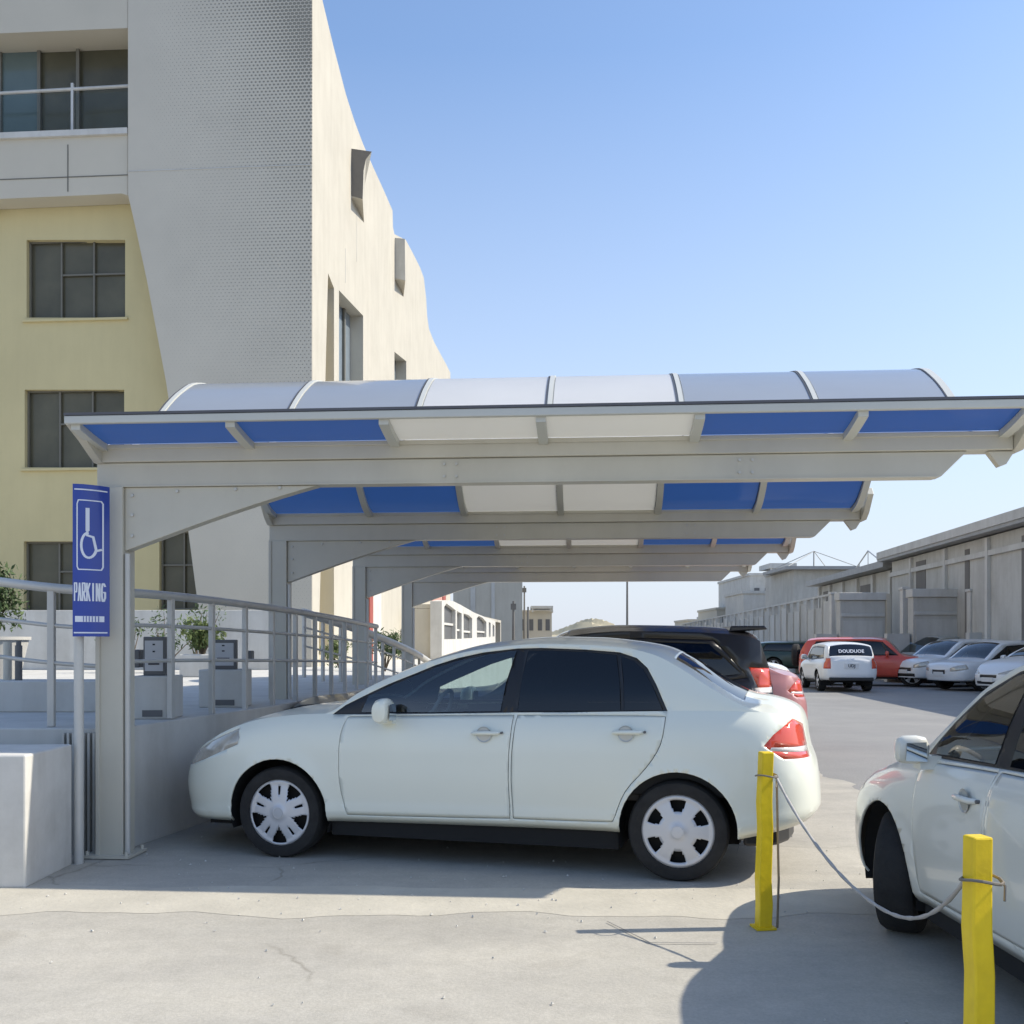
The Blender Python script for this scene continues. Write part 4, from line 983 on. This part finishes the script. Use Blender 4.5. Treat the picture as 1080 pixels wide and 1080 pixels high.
k = MB(); k.box((-14, 1.2, 12.2), (-.55, 22, 12.5)); k.build('roof', M['render_beige'], bl)
# red and pink door surrounds at the foot of the side wall
for (x0, x1, y0, mname, q) in ((387, 390.5, 560, 'red_trim', .06), (390.6, 400, 560, 'render_white', .04), (454, 464.5, 600, 'render_pink', .05), (464.6, 467.5, 600, 'red_trim', .09), (437, 443, 600, 'render_white', .05)):
    a, b_ = sp(x0, y0), sp(x1, y0); k = MB(); k.box((.031, a[0], TZ), (q + .03, b_[0], a[1])); k.build('door_surround', M[mname], bl)
# low white wall and planting in front of the building
k = MB(); k.box((-19, 21.6, TZ), (-4.9, 22.0, 2.12)); tag(k.build('garden_wall', M['render_white'], bevel=.01), 'long low white wall at the foot of the office building', 'wall')

def bush(name, x, y, z, w, h, n, leaf, label, m='leaf', group=None, pot=None, cat='plant'):
    r = empty(name, (x, y, z), 0, label, cat, group); k = MB(); zb_ = 0
    if pot:
        pr, ph = pot; q = MB(); q.lathe([(.001, 0), (pr * .72, 0), (pr, ph), (pr * 1.06, ph), (pr * 1.06, ph + .03), (pr * .9, ph + .03), (pr * .88, ph - .03), (.001, ph - .03)], 24, 'z'); q.build('pot', M['render_white'], r, smooth=40); zb_ = ph
    s = MB()
    lumps = [(random.gauss(0, .26) * w, random.gauss(0, .26) * w, zb_ + h * random.uniform(.35, .85), random.uniform(.2, .34) * w) for _ in range(9)]
    for (a, b_, c, d) in lumps: s.tube([(0, 0, zb_ - .02), (a * .4, b_ * .4, zb_ + (c - zb_) * .5), (a, b_, c)], [.018, .012, .005], 5)
    s.build('stem', M['bark'], r)
    for i in range(n):
        a, b_, c, d = random.choice(lumps); v = Vector((random.gauss(0, 1), random.gauss(0, 1), random.gauss(0, 1))).normalized() * d * random.uniform(.5, 1.15)
        p = Vector((a, b_, c)) + v; 
        if p.z < zb_ + .02: continue
        t = Vector((random.gauss(0, 1), random.gauss(0, 1), random.gauss(.4, 1))).normalized(); u_ = t.cross(Vector((random.gauss(0, 1), random.gauss(0, 1), 1))).normalized(); L_ = leaf * random.uniform(.6, 1.3)
        k.add([p - t * L_, p + u_ * L_ * .3, p + t * L_, p - u_ * L_ * .3], [(0, 1, 2, 3)])
    k.build('foliage', M[m], r, fix=False); return r
bush('potted_shrub', -5.02, 9.9, 1.05, .62, .68, 2600, .035, 'green feathery shrub in a white pot at the left edge', pot=(.32, .42))
bush('shrub', -5.3, 17.5, TZ + .35, .62, .62, 1500, .05, 'round yellow-green bush in a white box, left of the second canopy post', 'leaf_light')
k = MB(); k.box((-5.56, 17.1, TZ), (-5.04, 17.9, TZ + .38)); tag(k.build('planter_box', M['render_white'], bevel=.02), 'white box planter under the round yellow-green bush', 'planter')
for i, (x, y) in enumerate(((-7.3, 19.6), (-6.6, 19.4), (-6.0, 19.6))):
    bush('climbing_plant', x, y, TZ, .7, 1.35, 300, .05, ['sparse climber on the white wall beside the first canopy post', 'sparse middle climber on the white wall', 'sparse right-hand climber on the white wall'][i], group='sparse plants by the garden wall')
bush('shrub', -2.55, 20.5, TZ, .7, .8, 900, .05, 'small dark green bush seen through the handrail near the third post', group='small bushes by the ramp')
bush('shrub', -3.6, 21.5, TZ, .8, .7, 900, .05, 'small pale bush seen through the handrail between second and third posts', 'leaf_light', group='small bushes by the ramp')

def kiosk(x, y, w, h, sh, label, dark):
    r = empty('ticket_kiosk', (x, y, TZ), R(2), label, 'kiosk', 'kiosks on the terrace')
    k = MB(); k.box((-w / 2, -.15, 0), (w / 2, .2, h)); k.build('cabinet', M['render_white'], r, bevel=.012)
    k = MB(); k.box((-w * .2, -.156, .02), (w * .3, -.151, .07)); k.build('vent', M['kiosk_dark'], r)
    k = MB(); k.box((-w * .28, -.06, h), (w * .28, .02, h + sh)); hd_ = k.build('screen_housing', M['kiosk_dark'], r, bevel=.008)
    k = MB(); k.box((-w * .23, -.066, h + .035), (w * .23, -.061, h + sh - .03)); k.build('screen', M['kiosk_grey'], hd_)
    k = MB()
    for q, ww in ((.78, .03), (.6, .03), (.35, .14), (.28, .14)): k.box((-w * ww, -.069, h + sh * q), (w * ww, -.0665, h + sh * q + .012))
    k.build('screen_marks', M['ink'], hd_)
    for (a, b_, c, d) in dark:
        k = MB(); k.box((a, .0, h + b_), (c, .12, h + d)); k.build('side_box', M['kiosk_dark'], r, bevel=.01)
kiosk(-2.76, 7.95, .30, .33, .30, 'small white kiosk with upright screen just right of the first canopy post', [(-.20, .06, -.13, .20)])
kiosk(-2.62, 9.35, .40, .34, .27, 'small white kiosk with upright screen just left of the second canopy post', [(.15, .07, .24, .17)])
k = MB(); k.tube([(0, 0, 0), (0, 0, .30)], .03, 10); k.tube([(0, 0, .30), (0, 0, .34)], .022, 8); o = k.build('dark_bollard', M['kiosk_dark'], smooth=50); o.location = (-4.24, 8.8, 1.12); tag(o, 'short dark post on the kerb wall, right of the potted shrub', 'post')
k = MB(); k.tube([(0, 0, 0), (0, 0, .33)], .035, 10); o = k.build('pale_bollard', M['steel'], smooth=50); o.location = (-4.36, 8.85, 1.12); tag(o, 'short grey post on the kerb wall beside the dark one', 'post')

# ------------------------------------------------------------------ white pavilion with arched windows behind the ramp
P0 = (-2.4, 35.0); pv = empty('arched_pavilion', (P0[0], P0[1], 0), YAW, 'low white pavilion with dark arched windows behind the ramp', 'building')
def pvp(px, py): return hit(px, py, P0, (B.x, B.y))
outl = [pvp(466, 700), pvp(522.5, 694), pvp(522.5, 655), pvp(512, 651), pvp(500, 646), pvp(486, 638), pvp(478, 634), pvp(472, 633), pvp(466, 634)]
hl = [[(468.5, 674.5), (480.5, 674), (480.5, 643.5), (476, 640), (471, 636.5), (468.5, 640)], [(482, 674), (487, 673.7), (487, 647), (482, 644.5)], [(489, 673.5), (498, 673), (498, 652), (494, 648.5), (489, 647)],
      [(503, 672.5), (513, 672), (513, 656), (509, 651.5), (505, 649.5), (503, 652)], [(515.5, 672), (517.5, 672), (517.5, 657), (515.5, 656)], [(519.5, 671.5), (521.5, 671.3), (521.5, 660), (519.5, 658)]]
k = MB(); k.slab(lambda t, z: (0, t, z), outl, [[pvp(*q) for q in h] for h in hl], (-.4, 0, 0)); k.build('wall', M['render_white'], pv)
for h in hl:
    q = [pvp(*c) for c in h]; k = MB(); k.slab(lambda t, z: (-.15, t, z), q, [], (-.03, 0, 0)); wd = k.build('window', M['kiosk_dark'], pv)
    t0, t1 = min(c[0] for c in q), max(c[0] for c in q); zt = max(c[1] for c in q); k = MB(); k.box((-.14, t0, zt - .75), (-.09, t1, zt - .67)); k.build('window_frame', M['render_white'], wd)
k = MB(); k.box((-9, .2, 0), (-.42, .5, 2.6)); k.box((-9, 27, 0), (-.42, 27.4, 2.6)); k.box((-9, .2, 2.61), (-.42, 27.4, 2.75)); k.build('side_walls', M['render_cream'], pv)
def block(name, X0_, X1_, Zd, ytop, m, label, depth=12, cat='building', extra=None, z0=0):
    x0, x1 = (X0_ - 540) / F * Zd, (X1_ - 540) / F * Zd; h = EYE + (HOR - ytop) / F * Zd
    r = empty(name, ((x0 + x1) / 2, Zd, 0), 0, label, cat); w = (x1 - x0) / 2
    k = MB(); k.box((-w, 0, z0), (w, depth, h)); k.build('wall', M[m], r)
    k = MB(); k.box((-w - .12, -.12, h), (w + .12, depth, h + .22)); k.build('parapet', M[m], r)
    if extra: extra(r, w, h)
    return r, w, h
def ex1(r, w, h):
    for (a, b_, c, d) in ((.25, .32, .02, .98), (.55, .60, .02, .98)):
        k = MB(); k.box((-w + 2 * w * a, -.06, h * c), (-w + 2 * w * b_, -.01, h * d)); k.build('pilaster', M['warehouse_light'], r)
    for a in (.08, .40, .72):
        for zz in ():
            pass
block('beige_block', 478, 551, 75, 575, 'render_cream', 'tall plain beige block beyond the arched pavilion', 20, extra=ex1)
def ex2(r, w, h):
    for a in (.1, .35, .6, .82):
        k = MB(); k.box((-w + 2 * w * a, -.05, h * .60), (-w + 2 * w * (a + .12), -.01, h * .85)); k.build('window', M['kiosk_dark'], r)
    k = MB(); k.box((-w * .2, -1, h * 1.08), (w * 1.05, 3, h * 1.14)); k.build('flat_roof', M['warehouse_light'], r)
    for a in (-.15, .95):
        k = MB(); k.box((w * a, -.9, h * 1.0), (w * a + .15, -.7, h * 1.08)); k.build('roof_post', M['warehouse_light'], r)
block('small_service_building', 545, 582, 95, 646, 'render_beige', 'small service building with a flat raised roof before the sandy mound', 8, extra=ex2)
block('distant_building', 726, 760, 120, 655, 'render_beige', 'small pale building far off, left of the yard fence', 10, extra=ex2)
block('distant_building', 756, 790, 100, 643, 'render_beige', 'pale building with a stepped top far off behind the yard fence', 10, extra=ex2)
# sandy mound
k = MB(); nx, ny = 60, 24; cx_, cy_ = 8.0, 118
for j in range(ny + 1):
    for i in range(nx + 1):
        a, b_ = i / nx * 2 - 1, j / ny * 2 - 1; r2 = a * a * .9 + b_ * b_
        hgt = 3.7 * max(0, 1 - r2) ** .33 * (1 + .18 * math.sin(a * 7 + 1) + .09 * math.sin(a * 17 + b_ * 9) + .05 * math.sin(a * 41 + b_ * 23)) * (.75 + .25 * max(0, min(1, (a + .5))))
        k.v.append((cx_ + a * 11, cy_ + b_ * 10, hgt - .1))
for j in range(ny):
    for i in range(nx): q = j * (nx + 1) + i; k.f.append([q, q + 1, q + nx + 2, q + nx + 1]); k.mi.append(0)
tag(k.build('sand_hill', M['dune'], smooth=30), kind='structure')
for i, (px, yt, Zd, lab) in enumerate(((541.5, 634, 60, 'dark thin pole in front of the beige block'), (553, 618, 80, 'thin pole just right of the beige block'), (661.5, 600, 70, 'lone thin mast rising above the black vehicle'), (557, 640, 70, 'short pole before the sandy mound'))):
    h = EYE + (HOR - yt) / F * Zd; k = MB(); k.tube([(0, 0, 0), (0, 0, h)], [.09, .06], 8); k.box((-.16, -.08, h - .5), (.16, .1, h - .15)) if i in (0, 1) else None
    o = k.build('street_pole', M['warehouse_dark'], smooth=50); o.location = ((px - 540) / F * Zd, Zd, 0); tag(o, lab, 'pole', 'thin poles beyond the canopy')

# ------------------------------------------------------------------ warehouses and yard wall on the right
WP = (16.7, 45.0)
def wpt(px, py, s=0): return hit(px, py, (WP[0] + A.x * s, WP[1] + A.y * s), (B.x, B.y))
def wlocal(name, label): return empty(name, (WP[0], WP[1], 0), YAW, label, 'building')
w1 = wlocal('warehouse', 'near grey warehouse with deep eaves at the right edge')
k = MB(); k.box((0, -24, 0), (20, 0, 4.95)); k.build('wall', M['warehouse'], w1)
k = MB(); k.prism([(-.45, -25, 5.0), (-.45, -25, 5.35), (9, -25, 7.6), (20, -25, 5.3), (20, -25, 5.0)], (0, 25.6, 0)); k.build('roof', M['roof_metal'], w1)
k = MB(); k.box((-.50, -25.02, 5.12), (-.455, .62, 5.42)); k.build('gutter', M['warehouse_light'], w1)
for t0, t1, mm, d in ((-4.6, -3.4, 'warehouse_dark', .02), (-9.3, -8.9, 'warehouse_dark', .03), (-14, -13.7, 'warehouse_dark', .03)):
    k = MB(); k.box((-d, t0, .0), (-.001, t1, 4.7)); k.build('door_gap', M[mm], w1)
for i in range(6):
    t0 = -23.5 + i * 4.1; k = MB(); k.box((-.12, t0, 0), (-.002, t0 + .22, 4.9)); k.build('pilaster', M['warehouse_light'], w1)
k = MB(); k.box((-.10, -24, 4.30), (-.003, 0, 4.48)); k.build('cornice', M['warehouse_light'], w1)
# light roof trusses standing on the roof
def truss(root, x, t0, t1, z0, z1, n=6):
    k = MB(); a = Vector((x, t0, z0)); b_ = Vector((x, t1, z0)); c = Vector((x, (t0 + t1) / 2, z1)); k.tube([a, b_], .05, 6); k.tube([a, c], .04, 6); k.tube([c, b_], .04, 6)
    for i in range(1, n):
        p = a.lerp(b_, i / n); q = (a.lerp(c, min(1, 2 * i / n)) if i <= n / 2 else c.lerp(b_, 2 * i / n - 1)); k.tube([p, q], .025, 5)
    k.build('roof_truss', M['rail_paint'], root)
truss(w1, 1.5, -22, -9, 5.6, 6.6, 8)
w2 = wlocal('warehouse', 'middle grey warehouse with a wire-braced roof, left of the near one')
k = MB(); k.box((.5, 1.0, 0), (16, 17, 4.75)); k.build('wall', M['warehouse'], w2)
k = MB(); k.prism([(-.2, .7, 4.8), (-.2, .7, 5.1), (6, .7, 6.0), (16, .7, 5.1), (16, .7, 4.8)], (0, 16.6, 0)); k.build('roof', M['roof_metal'], w2)
for t0 in (1.6, 4.5, 7.5, 10.5, 13.5, 16.2):
    k = MB(); k.box((.36, t0, 0), (.498, t0 + .35, 4.7)); k.build('pilaster', M['warehouse_light'], w2)
k = MB(); k.box((.47, 4.95, 0), (.497, 7.2, 4.3)); k.box((.47, 13.9, .0), (.497, 15.6, 4.4)); k.build('door_gap', M['warehouse_dark'], w2)
truss(w2, 1.2, 5, 12, 5.15, 6.2, 4)
def ex3(r, w, h):
    k = MB(); k.add([(-w - .7, -.7, h), (w + .7, -.7, h), (w + .7, 6, h), (-w - .7, 6, h), (-w - .7, -.7, h + .22), (w + .7, -.7, h + .22), (w + .7, 6, h + .22), (-w - .7, 6, h + .22)], [(3, 2, 1, 0), (4, 5, 6, 7), (0, 1, 5, 4), (1, 2, 6, 5), (2, 3, 7, 6), (3, 0, 4, 7)]); k.build('roof_edge', M['roof_metal'], r)
    k = MB(); ap = (0, 1.5, h + 1.45); k.tube([(0, 1.5, h + .2), ap], .05, 6)
    for c in ((-w - .5, -.5), (w + .5, -.5), (-w - .5, 5.5), (w + .5, 5.5)): k.tube([(c[0], c[1], h + .22), ap], .028, 5)
    k.build('mast_frame', M['warehouse_light'], r)
block('tower_house', 837, 893, 72, 601, 'warehouse', 'grey tower block with a wire pyramid on its flat roof', 8, extra=ex3)
block('white_block', 791, 836, 92, 607, 'render_white', 'far white flat-roofed block left of the grey tower', 14, extra=ex2)
block('grey_annex', 784, 842, 84, 626, 'warehouse_light', 'low pale grey annex in front of the far white block', 7)
# yard wall: tall concrete panels
yw = [(886, 934, 40, 625), (963, 1013, 37, 621), (1052, 1110, 34.5, 616)]
labs = ['grey concrete yard wall slab left of the three, behind the red off-roader', 'grey concrete yard wall slab in the middle, behind the silver people carrier', 'grey concrete yard wall slab at the right picture edge']
for i, (a, b_, Zd, yt) in enumerate(yw):
    x0, x1 = (a - 540) / F * Zd, (b_ - 540) / F * Zd; h = EYE + (HOR - yt) / F * Zd
    r = empty('wall_slab', (x0, Zd, 0), 0, labs[i], 'wall', 'concrete slabs of the yard wall'); w = x1 - x0
    k = MB(); k.box((0, 0, 0), (w, .5, h - .3)); k.build('wall_panel', M['warehouse'], r, bevel=.02)
    k = MB(); k.box((-.06, -.08, h - .298), (w + .06, .56, h)); k.box((0.02, -.05, h - .95), (w - .02, -.004, h - .82)); k.build('coping', M['warehouse_light'], r, bevel=.02)
    k = MB(); k.box((w * .05, -.03, .2), (w * .93, -.003, h - 1.1)); k.build('inset_panel', M['warehouse_light'], r)
    k = MB(); k.box((w + .002, -.10, 0), (w + .16, .6, h - .05)); k.build('end_pier', M['render_beige'], r)
    k = MB(); k.box((-.9, .1, 0), (-.08, .4, h * .52)); k.build('side_panel', M['warehouse_light'], r)
for i, (px, Zd, yt, w) in enumerate(((879, 41, 627, .16), (955, 38, 622, .2), (1034, 35.5, 624, .7), (1046, 38, 618, .3))):
    h = EYE + (HOR - yt) / F * Zd; r = MB(); r.box((-w / 2, 0, 0), (w / 2, .3, h)); r.box((-w / 2 - .04, -.04, h + .002), (w / 2 + .04, .34, h + .1))
    o = r.build('gate_pier', M['render_white' if i < 2 else 'warehouse_light'], bevel=.01); o.location = ((px - 540) / F * Zd, Zd, 0)
    tag(o, ['narrow white gate pier left of the leftmost wall slab', 'narrow white gate pier between the left and middle wall slabs', 'wide grey pier between the middle and right wall slabs', 'grey pier close to the right-hand wall slab'][i], 'pier', 'piers of the yard wall')
k = MB(); k.box((-.0, -14, 0), (.3, -1, 1.45)); o = k.build('boundary_wall', M['warehouse_light']); o.location = (15.2, 52, 0); o.rotation_euler.z = YAW; tag(o, 'low grey wall along the yard behind the parked cars', 'wall')
fe = empty('yard_fence', (13.1, 42, 0), YAW, 'long grey yard fence of vertical panels running into the distance', 'fence')
t = 0; i = 0
while t < 70:
    dt = 1.5 + t * .02; k = MB(); k.box((0, t + .14, 0.0), (.08, t + dt, 2.9 + .25 * (i % 3 == 0))); k.build('fence_panel', M['warehouse' if i % 2 else 'warehouse_light'], fe)
    k = MB(); k.box((-.07, t, 0), (.12, t + .135, 3.35)); k.build('post', M['warehouse_light' if i % 2 else 'warehouse'], fe)
    t += dt; i += 1
k = MB(); k.box((-.03, 0, 3.355), (.09, 70, 3.44)); k.build('top_rail', M['warehouse_light'], fe)
k = MB(); k.box((-.35, 0, 0), (-.12, 70, 1.2)); k.build('kerb', M['warehouse_light'], fe)

# ------------------------------------------------------------------ light
sd = Vector((1.05, .07, 1)).normalized(); el = math.asin(sd.z); az = math.atan2(sd.x, sd.y)   # az clockwise from +Y
w = bpy.data.worlds.new('World'); scn.world = w; w.use_nodes = True; n = w.node_tree.nodes; l = w.node_tree.links
sky = n.new('ShaderNodeTexSky'); sky.sky_type = 'NISHITA'; sky.sun_disc = False; sky.sun_elevation = el; sky.sun_rotation = az
sky.air_density = 1.0; sky.dust_density = .8; sky.ozone_density = 3.0; sky.altitude = 0
bg = n['Background']; bg.inputs['Strength'].default_value = .15
tcw = n.new('ShaderNodeTexCoord'); sep = n.new('ShaderNodeSeparateXYZ'); l.new(tcw.outputs['Generated'], sep.inputs[0])
hz = ramp(n, l, sep.outputs['Z'], [(0.0, (.9, .9, .9)), (.10, (.75, .75, .75)), (.28, (.35, .35, .35)), (.5, (.0, .0, .0)), (1, (.0, .0, .0))])
l.new(mixc(n, l, sky.outputs[0], (3.1, 3.35, 3.9), hz), bg.inputs['Color'])
s = bpy.data.lights.new('sun', 'SUN'); s.energy = 3.3; s.angle = R(.55); s.color = (1, .93, .80); so = bpy.data.objects.new('sun', s); COL.objects.link(so)
so.rotation_euler = sd.to_track_quat('Z', 'Y').to_euler()
scn.view_settings.view_transform = 'Standard'; scn.view_settings.look = 'None'; scn.view_settings.exposure = 0.65; scn.view_settings.gamma = 1
scn.render.film_transparent = False
scn.cycles.max_bounces = 10; scn.cycles.transparent_max_bounces = 16; scn.cycles.caustics_reflective = False; scn.cycles.caustics_refractive = False
scn.cycles.sample_clamp_indirect = 6
